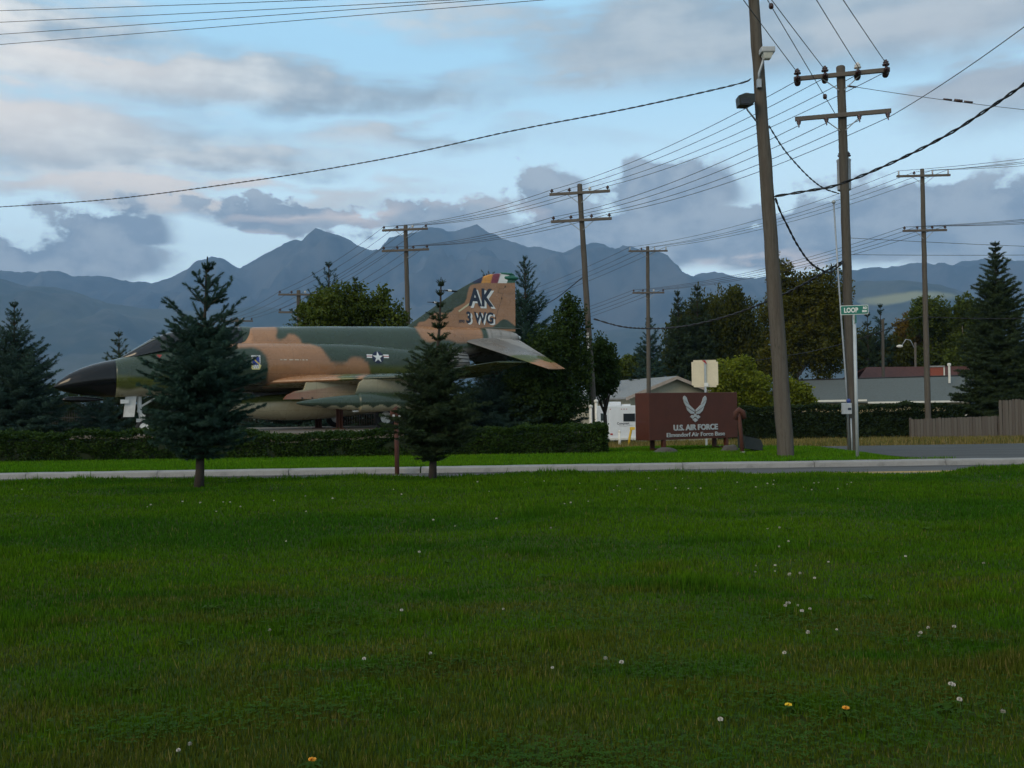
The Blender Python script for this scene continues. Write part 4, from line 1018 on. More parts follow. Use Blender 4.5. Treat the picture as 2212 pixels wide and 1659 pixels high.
def spruce_shoots(prof, H, seed, dz, nb, seg, rad, lift=.9, droop=-.08, side=.45, wild=.2, sag=.0, topgap=1.35, sparse=.75):
    rng = random.Random(seed); O, D, Ln, Rd, Sh = [], [], [], [], []
    zb = prof[0][0]; z = zb; twigs = []
    def put(p, d, l, r, s): O.append(p[:]); D.append(d.normalized()[:]); Ln.append(l); Rd.append(r); Sh.append(s)
    while z < H - .02 * H:
        t = (z - zb) / (H - zb); r = interp(z, prof); m = max(4, int(round(nb * (1 - .45 * t))))
        a0 = rng.random() * 6.28
        for k in range(m):
            if rng.random() < .06: continue
            az_ = a0 + 6.2832 * k / m + rng.uniform(-.25, .25); Lb = r * rng.uniform(1 - wild * 1.4, 1 + wild * .6)
            e = droop + (lift - droop) * t ** 1.5 + rng.uniform(-.14, .14)
            hd = Vector((math.cos(az_), math.sin(az_), 0)); kk = min(1.0, .42 + Lb / (5 * seg))
            o = Vector((0, 0, z - Lb * math.sin(e) * .55)); n = max(2, int(Lb / seg)); prev = o
            for i in range(1, n + 1):
                u = i / n; ee = e - sag * math.sin(u * 3.1) + .30 * u * u
                p = prev + (hd * math.cos(ee) + Vector((0, 0, math.sin(ee)))) * (Lb / n); d = (p - prev)
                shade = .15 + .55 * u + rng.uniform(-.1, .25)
                if u > .12: put(prev, d, seg * 1.3, rad * kk, shade)
                if u > .15:
                    for sg in (-1, 1):
                        if t > sparse and rng.random() < .55: continue
                        ls = Lb * (side * (1 - u) + .10) * rng.uniform(.6, 1.15)
                        q = p.copy(); an = az_ + sg * rng.uniform(.7, 1.15); h2 = Vector((math.cos(an), math.sin(an), 0))
                        ns = max(1, int(ls / seg))
                        for j in range(ns):
                            e2 = ee * .6 + rng.uniform(-.25, .22); dd = h2 * math.cos(e2) + Vector((0, 0, math.sin(e2)))
                            put(q, dd, seg * 1.3 * kk, rad * kk * rng.uniform(.85, 1.1), shade + .08 * j)
                            if j and rng.random() < .6:
                                a3 = an + rng.choice((-1, 1)) * .9; put(q, Vector((math.cos(a3), math.sin(a3), rng.uniform(-.2, .4))), seg * 1.1, rad * .9, shade + .12)
                            q = q + dd * seg
                prev = p
            twigs.append((o, o + hd * Lb * .55 * math.cos(e) + Vector((0, 0, Lb * .55 * math.sin(e)))))
        z += dz * rng.uniform(.75, 1.25) * (1 if t < sparse else topgap)
    put(Vector((0, 0, H * .93)), Vector((.05, 0, 1)), H * .07, rad * .35, .6)
    return (np.array(O), np.array(D), np.array(Ln), np.array(Rd), np.array(Sh)), twigs

def spruce(name, label, base, H, prof, seed, dz, nb, seg, rad, K, width, m, r0, lean=(0, 0), group=None, leader=None, **kw):
    t = thing(name, label, 'tree', base, 0, group)
    S, twigs = spruce_shoots(prof, H, seed, dz, nb, seg, rad, **kw)
    ln = np.array([lean[0], lean[1], 0]); 
    if leader:
        O, D, Ln, Rd, Sh = S; zz = np.linspace(leader[0], H, 14)
        S = (np.vstack([O, np.stack([0 * zz, 0 * zz, zz], 1)]), np.vstack([D, np.tile([[0.02, 0, 1]], (14, 1))]), np.r_[Ln, np.full(14, (H - leader[0]) / 12)], np.r_[Rd, np.full(14, rad * leader[1])], np.r_[Sh, np.full(14, .55)])
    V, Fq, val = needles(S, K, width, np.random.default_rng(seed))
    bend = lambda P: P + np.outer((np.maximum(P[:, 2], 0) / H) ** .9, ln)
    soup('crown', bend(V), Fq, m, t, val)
    tr = MB(); rnd = random.Random(seed)
    pts = [Vector((rnd.uniform(-.012, .012), rnd.uniform(-.012, .012), H * u)) for u in np.linspace(0, .97, 14)]; pts[0].z = -.15
    pts = [p + Vector((ln[0], ln[1], 0)) * (max(p.z, 0) / H) ** .9 for p in pts]
    tr.tube(pts, [r0 * (1.25 if i == 0 else 1) * (1 - .93 * i / 13) + .006 for i in range(14)], 10).build('trunk', 'bark', t, True)
    br = MB()
    for a, b in twigs:
        sh = lambda p: p + Vector((ln[0], ln[1], 0)) * (max(p.z, 0) / H) ** .9
        br.tube([sh(a), sh(b)], [max(.004, r0 * .16), .004], 4)
    br.build('boughs', 'twig', t)['kind'] = 'stuff'
    return t

def prof_px(tab, Y, y_base, wide=1.0):
    """(photo y, half width in photo px) rows -> (height, radius) rows, measured from the foot of the tree"""
    k = Y / FPX; return sorted([((y_base - y) * k, w * k * wide) for y, w in tab])

# two young spruces on the near verge
b = ground_at(428, 16.25); k = 16.25 / FPX; yb = 1060
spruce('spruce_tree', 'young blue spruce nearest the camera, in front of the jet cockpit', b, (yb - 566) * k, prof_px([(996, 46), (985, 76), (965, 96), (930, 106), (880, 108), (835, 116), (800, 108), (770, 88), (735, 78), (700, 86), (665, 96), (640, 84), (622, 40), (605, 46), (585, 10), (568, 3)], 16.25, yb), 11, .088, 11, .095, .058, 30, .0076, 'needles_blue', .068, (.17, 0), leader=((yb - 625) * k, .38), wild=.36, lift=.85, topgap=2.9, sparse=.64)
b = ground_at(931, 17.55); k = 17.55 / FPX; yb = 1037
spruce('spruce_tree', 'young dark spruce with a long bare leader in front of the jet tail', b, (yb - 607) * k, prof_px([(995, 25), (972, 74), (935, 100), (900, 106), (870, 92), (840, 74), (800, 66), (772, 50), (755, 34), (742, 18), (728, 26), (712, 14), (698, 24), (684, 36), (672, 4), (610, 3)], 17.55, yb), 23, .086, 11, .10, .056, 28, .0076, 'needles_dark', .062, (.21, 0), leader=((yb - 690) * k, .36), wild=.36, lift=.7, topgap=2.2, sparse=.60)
# spruces round the plinth
def far_spruce(label, px, ytop, Y, tab, seed, m='needles_dark', seg=.17, K=15, width=.016, rad=.11, dz=.26, nb=9, ybase=None, name='spruce_tree', group=None, wide=1.0, **kw):
    b = ground_at(px, Y); k = Y / FPX
    yb = CY  # photo height of the foot
    r = b - Vector((0, 0, EYE)); foot = (883 - .015 * (px - CX)) + (EYE - b.z) / Y * FPX
    H = (foot - ytop) * k
    return spruce(name, label, b, H, [(max(.05, z), r_) for z, r_ in prof_px(tab, Y, foot, wide)], seed, dz, nb, seg, rad, K, width, m, .03 * H * .55, group=group, **kw)
far_spruce('dark spruce at the left edge, behind the jet nose', 32, 642, 37.5, [(985, 118), (940, 125), (880, 118), (830, 96), (790, 98), (770, 72), (745, 52), (720, 36), (690, 22), (665, 12), (645, 3)], 31, 'needles_bluedark', dz=.20, seg=.15, rad=.10, width=.014, nb=10)
far_spruce('small spruce tip behind the jet windscreen', 258, 708, 44, [(960, 60), (900, 55), (850, 48), (800, 38), (770, 32), (755, 24), (735, 12), (710, 3)], 32, 'needles_dark', dz=.26)
far_spruce('small spruce low behind the jet nose gear', 215, 838, 40, [(985, 100), (930, 85), (890, 55), (860, 25), (840, 4)], 37, 'needles_bluedark', dz=.24)
far_spruce('dark spruce behind the belly tank of the jet', 640, 800, 45, [(985, 170), (930, 150), (890, 110), (850, 60), (800, 4)], 38, 'needles_bluedark', dz=.26)
far_spruce('pale spruce whose tip stands above the round tree behind the jet', 714, 553, 49, [(960, 130), (880, 120), (800, 100), (720, 85), (660, 70), (628, 46), (612, 42), (598, 22), (575, 14), (555, 3)], 33, 'needles_blue', dz=.30, wild=.32)
far_spruce('small spruce tip right of the round tree behind the jet', 771, 596, 50, [(960, 90), (800, 70), (690, 40), (640, 22), (615, 12), (598, 3)], 39, 'needles_blue', dz=.3)
far_spruce('spruce tip peeking over the jet fin', 1060, 572, 50, [(960, 110), (800, 85), (700, 50), (640, 26), (600, 18), (588, 14), (574, 3)], 34, 'needles_dark', dz=.34, nb=6)
far_spruce('broad blue spruce right behind the jet fin', 1140, 548, 43.5, [(985, 150), (930, 145), (880, 120), (800, 100), (740, 82), (700, 70), (660, 62), (640, 42), (610, 34), (585, 24), (560, 8), (548, 2)], 35, 'needles_blue', dz=.24, seg=.16, wild=.3)
far_spruce('spreading dark spruce under the jet tail', 1070, 790, 41.0, [(990, 150), (960, 150), (920, 130), (880, 95), (840, 50), (795, 4)], 36, 'needles_bluedark', dz=.22)
far_spruce('huge dark spruce behind the plank fence at the right', 2161, 520, 54, [(960, 88), (900, 96), (870, 100), (830, 78), (800, 76), (740, 66), (700, 56), (650, 48), (620, 42), (590, 30), (560, 20), (535, 9), (522, 2)], 41, 'needles_dark', dz=.21, seg=.21, rad=.16, width=.026, nb=13, K=16, droop=-.25, lift=.5)
far_spruce('dark spruce cut off by the right edge of the photo', 2232, 700, 58, [(950, 80), (860, 66), (800, 50), (750, 26), (705, 3)], 42, 'needles_dark', dz=.26, seg=.2, rad=.15, width=.024, nb=11)
far_spruce('dark spruce behind the pole above the beige house', 1408, 672, 92, [(960, 60), (850, 44), (800, 36), (760, 30), (720, 17), (690, 8), (674, 2)], 43, 'needles_bluedark', dz=.5, seg=.34, rad=.28, width=.042, nb=8)
far_spruce('narrow spruce at the left of the tall willows', 1470, 617, 96, [(960, 60), (800, 40), (720, 24), (680, 20), (650, 14), (620, 3)], 44, 'needles_dark', dz=.5, seg=.34, rad=.28, width=.042, nb=9)
far_spruce('narrow spruce between the tall willows', 1512, 613, 98, [(960, 70), (800, 50), (720, 32), (680, 26), (650, 18), (616, 3)], 45, 'needles_dark', dz=.5, seg=.34, rad=.28, width=.042, nb=9)
far_spruce('ragged spruce right of the street sign, left of a pair', 1880, 672, 108, [(960, 40), (830, 34), (760, 26), (720, 18), (690, 10), (674, 2)], 46, 'needles_dark', dz=.62, seg=.36, rad=.28, width=.042, nb=7, wild=.4)
far_spruce('ragged spruce right of the street sign, right of a pair', 1908, 655, 109, [(960, 46), (830, 40), (760, 34), (720, 26), (690, 16), (658, 2)], 47, 'needles_bluedark', dz=.62, seg=.36, rad=.28, width=.042, nb=7, wild=.4)

# broad-leaved trees: trunk, limbs, and leaves spread through uneven lobes
def broadleaf(name, label, px, Y, lobes, n, size, m, seed, trunk_r=.1, cat='tree', bark='bark', group=None, gap=.62, depth=1.0, hang=0.0):
    b = ground_at(px, Y); t = thing(name, label, cat, b, 0, group); rng = np.random.default_rng(seed)
    L_ = []
    for (lx, ly, rx, ry) in lobes:
        c = at(lx, ly, Y) - b; L_.append((c, rx * Y / FPX, ry * Y / FPX))
    vol = np.array([rx * rx * rz for c, rx, rz in L_]) ** .8; vol /= vol.sum()
    P, Sh = [], []
    for (c, rx, rz), w in zip(L_, vol):
        k = int(n * w * 1.7)
        d = rng.normal(size=(k, 3)); d /= np.linalg.norm(d, axis=1, keepdims=True)
        r = rng.random(k) ** .42
        nz = np.array([mnoise.noise(Vector(q) * 2.3 + Vector((seed, c.x, c.z))) for q in d]); r = r * (1 + .62 * nz)
        rel = d * r[:, None]
        p = rel * np.array([rx, rx * .85 * depth, rz]) + np.array(c); 
        fr = 2.6 / max(rx, .5)
        keep = np.array([mnoise.noise(Vector(q) * fr * 1.3 + Vector((seed * 3.1, 0, 0))) for q in p]) > (-.55 + gap * rng.random(k))
        if hang: p[:, 2] -= hang * rng.random(k) ** 2
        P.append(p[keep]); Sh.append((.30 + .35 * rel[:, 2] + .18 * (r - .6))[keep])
    P = np.vstack(P); Sh = np.concatenate(Sh); P = P[P[:, 2] > .1 - b.z * 0]; Sh = Sh[:len(P)]
    M = len(P); a = rng.normal(size=(M, 3)); a /= np.linalg.norm(a, axis=1, keepdims=True)
    if hang: a = a * .5 + np.array([0, 0, -.8]); a /= np.linalg.norm(a, axis=1, keepdims=True)
    q = rng.normal(size=(M, 3)); bb = np.cross(a, q); bb /= np.linalg.norm(bb, axis=1, keepdims=True); nn = np.cross(a, bb)
    s = size * (.6 + .8 * rng.random((M, 1)))
    V = np.stack([P - a * s * .6, P + bb * s * .36 + nn * s * .12, P + a * s * .6, P - bb * s * .36 + nn * s * .12], 1).reshape(-1, 3)
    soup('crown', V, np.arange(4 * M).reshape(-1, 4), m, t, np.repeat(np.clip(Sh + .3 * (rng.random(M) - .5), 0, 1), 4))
    lim = MB(); rnd = random.Random(seed); top = max(c.z for c, _, _ in L_)
    sp = Vector((0, 0, top * .35)); lim.tube([(0, 0, -.2), (rnd.uniform(-.05, .05), 0, top * .15), sp], [trunk_r * 1.2, trunk_r, trunk_r * .85], 9)
    for c, rx, rz in L_:
        for q_ in range(3):
            e = c + Vector((rnd.uniform(-.6, .6) * rx, rnd.uniform(-.4, .4) * rx, rnd.uniform(-.2, .75) * rz)); mid = sp.lerp(e, .5) + Vector((rnd.uniform(-.1, .1) * rx, rnd.uniform(-.1, .1) * rx, .12 * rz))
            lim.tube([sp, mid, e], [trunk_r * .5, trunk_r * .28, trunk_r * .06], 6)
    lim.build('trunk', bark, t, True)
    return t
broadleaf('round_tree', 'dense round green tree behind the spine of the jet', 720, 46, [(735, 674, 80, 46), (700, 655, 40, 34), (740, 640, 34, 36), (690, 690, 58, 46), (785, 660, 40, 40), (822, 675, 46, 44), (828, 640, 18, 28), (862, 690, 30, 30), (656, 668, 18, 20), (770, 620, 14, 18), (720, 760, 110, 90), (840, 760, 80, 80)], 22000, .125, 'leaf_mid', 51, .1)
broadleaf('dark_tree', 'dark leafy tree between the jet tail and the utility pole', 1215, 40.8, [(1232, 700, 40, 45), (1230, 660, 22, 28), (1195, 760, 60, 60), (1248, 770, 36, 64), (1160, 830, 70, 60), (1228, 850, 46, 56), (1175, 880, 80, 45), (1262, 800, 22, 50)], 26000, .095, 'leaf_deep_green', 52, .09)
broadleaf('dark_tree', 'dark bushy tree just right of the pole beside the jet tail', 1308, 44, [(1300, 772, 32, 44), (1308, 818, 28, 40), (1290, 830, 30, 30), (1325, 800, 14, 30)], 10000, .11, 'leaf_deep_green', 53, .09)
broadleaf('willow_tree', 'tall drooping dark willow behind the beige house, left half of the clump', 1500, 100, [(1480, 720, 44, 60), (1520, 690, 46, 62), (1460, 790, 34, 56), (1510, 790, 60, 60), (1552, 730, 30, 70)], 26000, .24, 'leaf_dark', 54, .22, hang=2.0)
broadleaf('willow_tree', 'tall drooping willow behind the square sign back, right half of the clump', 1590, 102, [(1580, 680, 44, 64), (1615, 720, 40, 60), (1560, 780, 56, 60), (1622, 780, 46, 60), (1590, 640, 20, 28)], 26000, .24, 'leaf_dark', 55, .22, hang=1.6)
broadleaf('birch_tree', 'big yellowing birch behind the leaning pole', 1725, 92, [(1690, 610, 30, 55), (1690, 680, 50, 60), (1735, 640, 44, 52), (1785, 650, 50, 66), (1745, 720, 64, 60), (1690, 770, 50, 60), (1780, 760, 56, 60), (1680, 575, 14, 22), (1808, 700, 24, 60)], 36000, .21, 'leaf_birch', 56, .2, bark='bark_birch')
broadleaf('bushy_shrub', 'bright yellow-green bush right of the square sign back', 1600, 58, [(1590, 815, 46, 42), (1560, 835, 34, 34), (1630, 840, 40, 38), (1605, 785, 22, 18), (1580, 870, 50, 30), (1640, 870, 34, 28)], 13000, .13, 'leaf_bright', 57, .06, cat='shrub')
broadleaf('bushy_shrub', 'bright green bush right of the leaning pole by the grey roof', 1725, 58, [(1725, 850, 28, 26), (1702, 838, 20, 24), (1745, 868, 20, 18), (1700, 870, 30, 22)], 4500, .15, 'leaf_bright', 58, .05, cat='shrub')
broadleaf('green_tree', 'low green tree behind the beige house roof', 1370, 108, [(1365, 795, 30, 30), (1400, 805, 36, 26), (1345, 805, 22, 22), (1380, 780, 14, 16)], 6000, .32, 'leaf_mid', 59, .14)
broadleaf('birch_tree', 'golden brown birch behind the red-roofed house', 1990, 112, [(1985, 730, 50, 60), (1960, 770, 40, 46), (2020, 770, 40, 46), (1950, 720, 20, 30)], 18000, .26, 'leaf_autumn', 60, .2)
broadleaf('birch_tree', 'tall green birch left of the fence pole', 2020, 108, [(2010, 690, 46, 44), (2045, 720, 30, 50), (1995, 665, 22, 26), (2030, 780, 50, 40)], 17000, .25, 'leaf_mid', 61, .2, bark='bark_birch')
broadleaf('birch_tree', 'slim green birch left of the huge right spruce', 2090, 104, [(2085, 680, 30, 40), (2092, 740, 34, 50), (2075, 790, 40, 40), (2110, 700, 22, 40)], 15000, .25, 'leaf_mid', 62, .2, bark='bark_birch')
broadleaf('green_tree', 'dark rounded tree at the right of the transformer pole', 1865, 110, [(1862, 760, 36, 50), (1930, 770, 50, 40), (1900, 790, 60, 30)], 15000, .26, 'leaf_dark', 63, .2)

# hedges: leaves over a dense twiggy core
def hedge(label, x0, x1, y0, y1, hfun, n, size, m, seed, group=None):
    c = Vector(((x0 + x1) / 2, (y0 + y1) / 2, 0)); c.z = gz(c.x, c.y)
    t = thing('hedge', label, 'hedge', c, 0, group); rng = np.random.default_rng(seed)
    core = MB(); ns = 60; ins = size * 2.4; P = []
    for i in range(ns + 1):
        x = x0 + ins + (x1 - x0 - 2 * ins) * i / ns; h = hfun(x) - ins; zb = gz(x, y0) - .1
        for (yy, zz) in ((y0 + ins, zb), (y0 + ins, zb + h * .55), (y0 + ins * 1.3, zb + h), (y1 - ins * 1.3, zb + h), (y1 - ins, zb)): P.append((x - c.x, yy - c.y, zz - c.z))
    core.grid(P, ns + 1, 5); core.f += [tuple(range(5)), tuple(ns * 5 + k_ for k_ in range(5))]; core.mi += [0, 0]
    core.build('core', 'hedge_core', t)
    hm = hfun((x0 + x1) / 2); dp = y1 - y0; Lx = x1 - x0
    A = np.array([Lx * hm, Lx * dp, dp * hm, dp * hm]); cnt = (n * A / A.sum()).astype(int); pts = []
    for f, k_ in enumerate(cnt):
        u, v = rng.random(k_), rng.random(k_)
        if f == 0: X, Y, Zf = x0 + u * Lx, np.full(k_, y0), v
        elif f == 1: X, Y, Zf = x0 + u * Lx, y0 + v * dp, np.ones(k_)
        else: X, Y, Zf = np.full(k_, x0 if f == 2 else x1), y0 + u * dp, v
        H = np.array([hfun(x) for x in X]); Z = zg(X, np.full_like(X, y0)) + Zf * H
        nz = np.array([mnoise.noise(Vector((x * 1.6, y * 1.6 + seed, z * 2.2))) + .6 * mnoise.noise(Vector((x * 5, y * 5, z * 5 + seed))) for x, y, z in zip(X, Y, Z)])
        off = (nz * .15 - .05 - .08 * rng.random(k_) ** 2) * min(1, size / .05)
        if f == 0: Y = Y - off
        elif f == 1: Z = Z + off * .9 + (rng.random(k_) < .06) * rng.random(k_) * .09
        elif f == 2: X = X - off
        else: X = X + off
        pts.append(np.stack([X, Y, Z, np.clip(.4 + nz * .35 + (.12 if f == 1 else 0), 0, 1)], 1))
    Q = np.vstack(pts); P = Q[:, :3] - np.array(c); M = len(P)
    a = rng.normal(size=(M, 3)); a /= np.linalg.norm(a, axis=1, keepdims=True); q = rng.normal(size=(M, 3)); bb = np.cross(a, q); bb /= np.linalg.norm(bb, axis=1, keepdims=True)
    s = size * (.6 + .8 * rng.random((M, 1)))
    V = np.stack([P - a * s * .6, P + bb * s * .38, P + a * s * .6, P - bb * s * .38], 1).reshape(-1, 3)
    soup('leaves', V, np.arange(4 * M).reshape(-1, 4), m, t, np.repeat(np.clip(Q[:, 3] + .35 * (rng.random(M) - .5), 0, 1), 4))
    return t
hx1 = at(1312, 950, 27.4).x
def h_front(x):
    px = CX + x / 27.2 * FPX
    return float(np.interp(px, [-400, 0, 330, 520, 570, 600, 660, 700, 850, 1000, 1240, 1300, 1330], [.80, .80, .82, .78, .70, .62, .64, .70, .72, .74, .78, .82, .72])) + .02 * math.sin(x * 3.1) + .015 * math.sin(x * 7.7)
hedge('long clipped green hedge in front of the jet', -19.0, hx1, 26.9, 28.3, h_front, 82000, .055, 'leaf_hedge', 71)
hedge('tall dark hedge in front of the grey-roofed house', at(1590, 900, 52.5).x, at(2075, 900, 52.5).x, 52.0, 53.4, lambda x: 1.74 + .05 * math.sin(x * 1.3) + .04 * math.sin(x * 3.7), 26000, .11, 'leaf_hedge_dark', 72)

hedge('unclipped dark shrubs behind the picket fence at the jet nose', at(-80, 900, 46.5).x, at(545, 900, 46.5).x, 46.0, 48.0, lambda x: 2.75 + .25 * math.sin(x * 1.1) + .15 * math.sin(x * 2.9), 9000, .15, 'leaf_hedge_dark', 73)
hedge('unclipped dark shrubs behind the picket fence below the belly tank', at(610, 900, 46.5).x, at(775, 900, 46.5).x, 46.0, 47.6, lambda x: 1.7 + .25 * math.sin(x * 1.3), 4000, .15, 'leaf_hedge_dark', 74)
hedge('unclipped dark shrubs behind the picket fence below the jet tail', at(835, 900, 46.5).x, at(1230, 900, 46.5).x, 46.0, 47.6, lambda x: 2.8 + .25 * math.sin(x * 1.2), 6000, .15, 'leaf_hedge_dark', 75)

# ------------------------------------------------------------------ grass
def grass_mat(name, mode):
    m = bpy.data.materials.new(name); m.use_nodes = True; nt = m.node_tree; nt.nodes.clear(); h = NG(nt.nodes, nt.links)
    a = nt.nodes.new('ShaderNodeAttribute'); a.attribute_name = 'v'
    t = nt.nodes.new('ShaderNodeNewGeometry').outputs['Position']; x_, y_, z_ = h.sep(t)
    w = h.vec('ADD', t, h.vec('MULTIPLY', h.vec('SUBTRACT', h.noise(t, .5, 3, .6, 0, 1), (.5, .5, .5)), (2.2, 2.2, 0)))
    if mode == 'near':
        band = h.noise(h.vec('MULTIPLY', w, (.16, .75, 1)), 1.0, 4, .55); blot = h.noise(h.vec('MULTIPLY', t, (.7, 1.5, 1)), 1.5, 5, .62); fine = h.noise(t, 9, 3, .6)
        c = h.mix(h.ramp(band, .38, .60), (.030, .096, .004), (.062, .138, .003))
        dry = h.math('MULTIPLY', h.ramp(h.math('ADD', blot, h.ramp(y_, 3.5, 9.5, .14, -.05, False)), .44, .68), h.ramp(y_, 7.0, 11.5, .95, .18))
        c = h.mix(h.math('MULTIPLY', dry, .62), c, (.100, .086, .014))
        c = h.mix(h.math('MULTIPLY', h.ramp(fine, .55, .75), .5), c, (.018, .060, .006))
        straw = (.20, .165, .05); sp = h.math('MULTIPLY', h.math('GREATER_THAN', a.outputs['Fac'], h.ramp(dry, 0, 1, .992, .90, False)), .8)
    elif mode == 'far':
        n_ = h.noise(h.vec('MULTIPLY', t, (.3, 1, 1)), 1.2, 4, .6)
        c = h.mix(h.ramp(n_, .3, .7), (.058, .170, .005), (.095, .205, .007)); straw = (.2, .25, .03); sp = h.math('MULTIPLY', h.math('GREATER_THAN', a.outputs['Fac'], .97), .5)
    else:
        n_ = h.noise(h.vec('MULTIPLY', t, (.4, 1, 1)), .9, 4, .6)
        c = h.mix(h.ramp(n_, .4, .65), (.20, .155, .045), (.10, .115, .030)); straw = (.30, .22, .09); sp = h.math('MULTIPLY', h.math('GREATER_THAN', a.outputs['Fac'], .8), .8)
    va = h.ramp(a.outputs['Fac'], 0, 1, .55, 1.45, False); c = h.vec('MULTIPLY', c, h.comb(va, va, va)); c = h.mix(sp, c, straw)
    d = nt.nodes.new('ShaderNodeBsdfPrincipled'); d.inputs['Roughness'].default_value = .7; d.inputs['Specular IOR Level'].default_value = .05; nt.links.new(c, d.inputs['Base Color'])
    tr = nt.nodes.new('ShaderNodeBsdfTranslucent'); nt.links.new(c, tr.inputs[0]); mx = nt.nodes.new('ShaderNodeMixShader'); mx.inputs[0].default_value = .3
    nt.links.new(d.outputs[0], mx.inputs[1]); nt.links.new(tr.outputs[0], mx.inputs[2]); o = nt.nodes.new('ShaderNodeOutputMaterial'); nt.links.new(mx.outputs[0], o.inputs[0]); MAT[name] = m
grass_mat('grass_near', 'near'); grass_mat('grass_far', 'far'); grass_mat('grass_gold', 'gold')
def blades(name, X, Y, hgt, wid, m, seed, label, lean=.45):
    rng = np.random.default_rng(seed); n = len(X); Z = zg(X, Y) - .005
    an = rng.random(n) * 6.283; la = rng.random(n) * 6.283; le = lean * rng.random(n) * hgt
    ox, oy = np.cos(an) * wid * .5, np.sin(an) * wid * .5
    B1 = np.stack([X - ox, Y - oy, Z], 1); B2 = np.stack([X + ox, Y + oy, Z], 1); T = np.stack([X + np.cos(la) * le, Y + np.sin(la) * le, Z + hgt], 1)
    V = np.stack([B1, B2, T], 1).reshape(-1, 3)
    o = soup(name, V, np.arange(3 * n).reshape(-1, 3), m, None, np.repeat(rng.random(n), 3)); return tag(o, label, 'grass', kind='stuff')
rng = np.random.default_rng(5)
N = 520000; y = (math.sqrt(3.9) + (math.sqrt(18.35) - math.sqrt(3.9)) * rng.random(N)) ** 2; x = (rng.random(N) * 2 - 1) * (.60 * y + 1.2)
pat = np.array([.5 + .5 * math.sin(a * .9 + math.sin(b * .7) * 2) * math.sin(b * 1.1 + a * .35) for a, b in zip(x[::1], y[::1])])
tall = np.clip((y - 16.6) / 1.4, 0, 1)
tuft = np.array([max(0.0, mnoise.noise(Vector((a * 1.9, b * 2.3, .7))) - .18) for a, b in zip(x, y)])
hg = (.016 + .024 * rng.random(N) + .014 * pat) * (1 + .9 * tall * rng.random(N)) * (1 + 2.4 * tuft) * np.where(rng.random(N) < .004, 2.2, 1)
blades('lawn_grass', x, y, hg, .0030 + .00095 * y, 'grass_near', 6, 'dark green lawn with dry patches filling the foreground')
N = 170000; y = 23.16 + (30.5 - 23.16) * rng.random(N) ** 1.25; x = -17 + 29 * rng.random(N)
ok = ~((x > 10.2)) & ~((x > 9.2) & (y > 28.9)) & ~((x > 7.0) & (y > 30.0)); x, y = x[ok], y[ok]
blades('verge_grass', x, y, .045 + .05 * rng.random(len(x)), np.full(len(x), .022), 'grass_far', 7, 'bright green grass strip between the kerb and the hedge')
N = 70000; y = 33.4 + 18.4 * rng.random(N) ** 1.2; x = 1 + 34 * rng.random(N)
blades('meadow_grass', x, y, .06 + .16 * rng.random(N) ** 2, np.full(N, .035), 'grass_gold', 8, 'tall golden grass in front of the plank fence')
N = 30000; y = 28.5 + 12 * rng.random(N); x = 3.6 + 4.0 * rng.random(N)
ok = y < 33.3; blades('meadow_grass', x[ok], y[ok], .05 + .09 * rng.random(ok.sum()) ** 2, np.full(ok.sum(), .025), 'grass_far', 9, 'green and yellow grass behind the brown sign')

def on_ground(dx, dy, h=.05):
    r = ray(dx, dy); Y = 8.0
    for _ in range(40):
        p = Vector((0, 0, EYE)) + r * (Y / r.y); z = gz(p.x, p.y) + h
        if r.z < -1e-4: Y = .5 * Y + .5 * (z - EYE) / r.z * r.y
    p = Vector((0, 0, EYE)) + r * (Y / r.y); return Vector((p.x, p.y, gz(p.x, p.y)))
# clover leaves in patches
patches = [(1700, 1330, .8, .5), (1560, 1340, .9, .4), (1930, 1545, .55, .35), (2040, 1500, .6, .4), (1290, 1640, .5, .3), (1250, 1330, .7, .4), (700, 1335, .8, .4), (640, 1520, .5, .3), (1660, 1500, .5, .3), (880, 1430, .6, .35), (2000, 1370, .6, .4), (1480, 1440, .5, .3), (330, 1560, .4, .25), (1180, 1620, .4, .25), (1780, 1610, .6, .3)]
PX, PY = [], []
for (a, b_, rx, ry) in patches:
    c = on_ground(a, b_); k = 330; q = rng.normal(size=(k, 2)) * np.array([rx, ry]) * .55; PX.append(c.x + q[:, 0]); PY.append(c.y + q[:, 1])
PX, PY = np.concatenate(PX), np.concatenate(PY); n = len(PX); V = []; 
hz = .03 + .03 * rng.random(n); ang = rng.random(n) * 6.28; PZ = zg(PX, PY) + hz
VV = []; 
for k in range(3):
    a = ang + k * 2.094; tilt = .25 * (rng.random(n) - .3); r_ = .0075 + .004 * rng.random(n)
    c_, s_ = np.cos(a), np.sin(a); nx_, ny_ = -s_, c_
    p0 = np.stack([PX, PY, PZ], 1); p1 = np.stack([PX + c_ * r_ + nx_ * r_ * .6, PY + s_ * r_ + ny_ * r_ * .6, PZ + r_ * tilt], 1); p2 = np.stack([PX + c_ * r_ * 1.7, PY + s_ * r_ * 1.7, PZ + r_ * 1.6 * tilt], 1); p3 = np.stack([PX + c_ * r_ - nx_ * r_ * .6, PY + s_ * r_ - ny_ * r_ * .6, PZ + r_ * tilt], 1)
    VV.append(np.stack([p0, p1, p2, p3], 1).reshape(-1, 3))
V = np.vstack(VV); leafmat('clover_leaf', (.028, .078, .005), (.05, .115, .008), .3, 2.0, .8)
tag(soup('clover_patch', V, np.arange(len(V)).reshape(-1, 4), 'clover_leaf', None, rng.random(len(V))), 'low clover leaves growing in patches in the lawn', 'clover', kind='stuff')
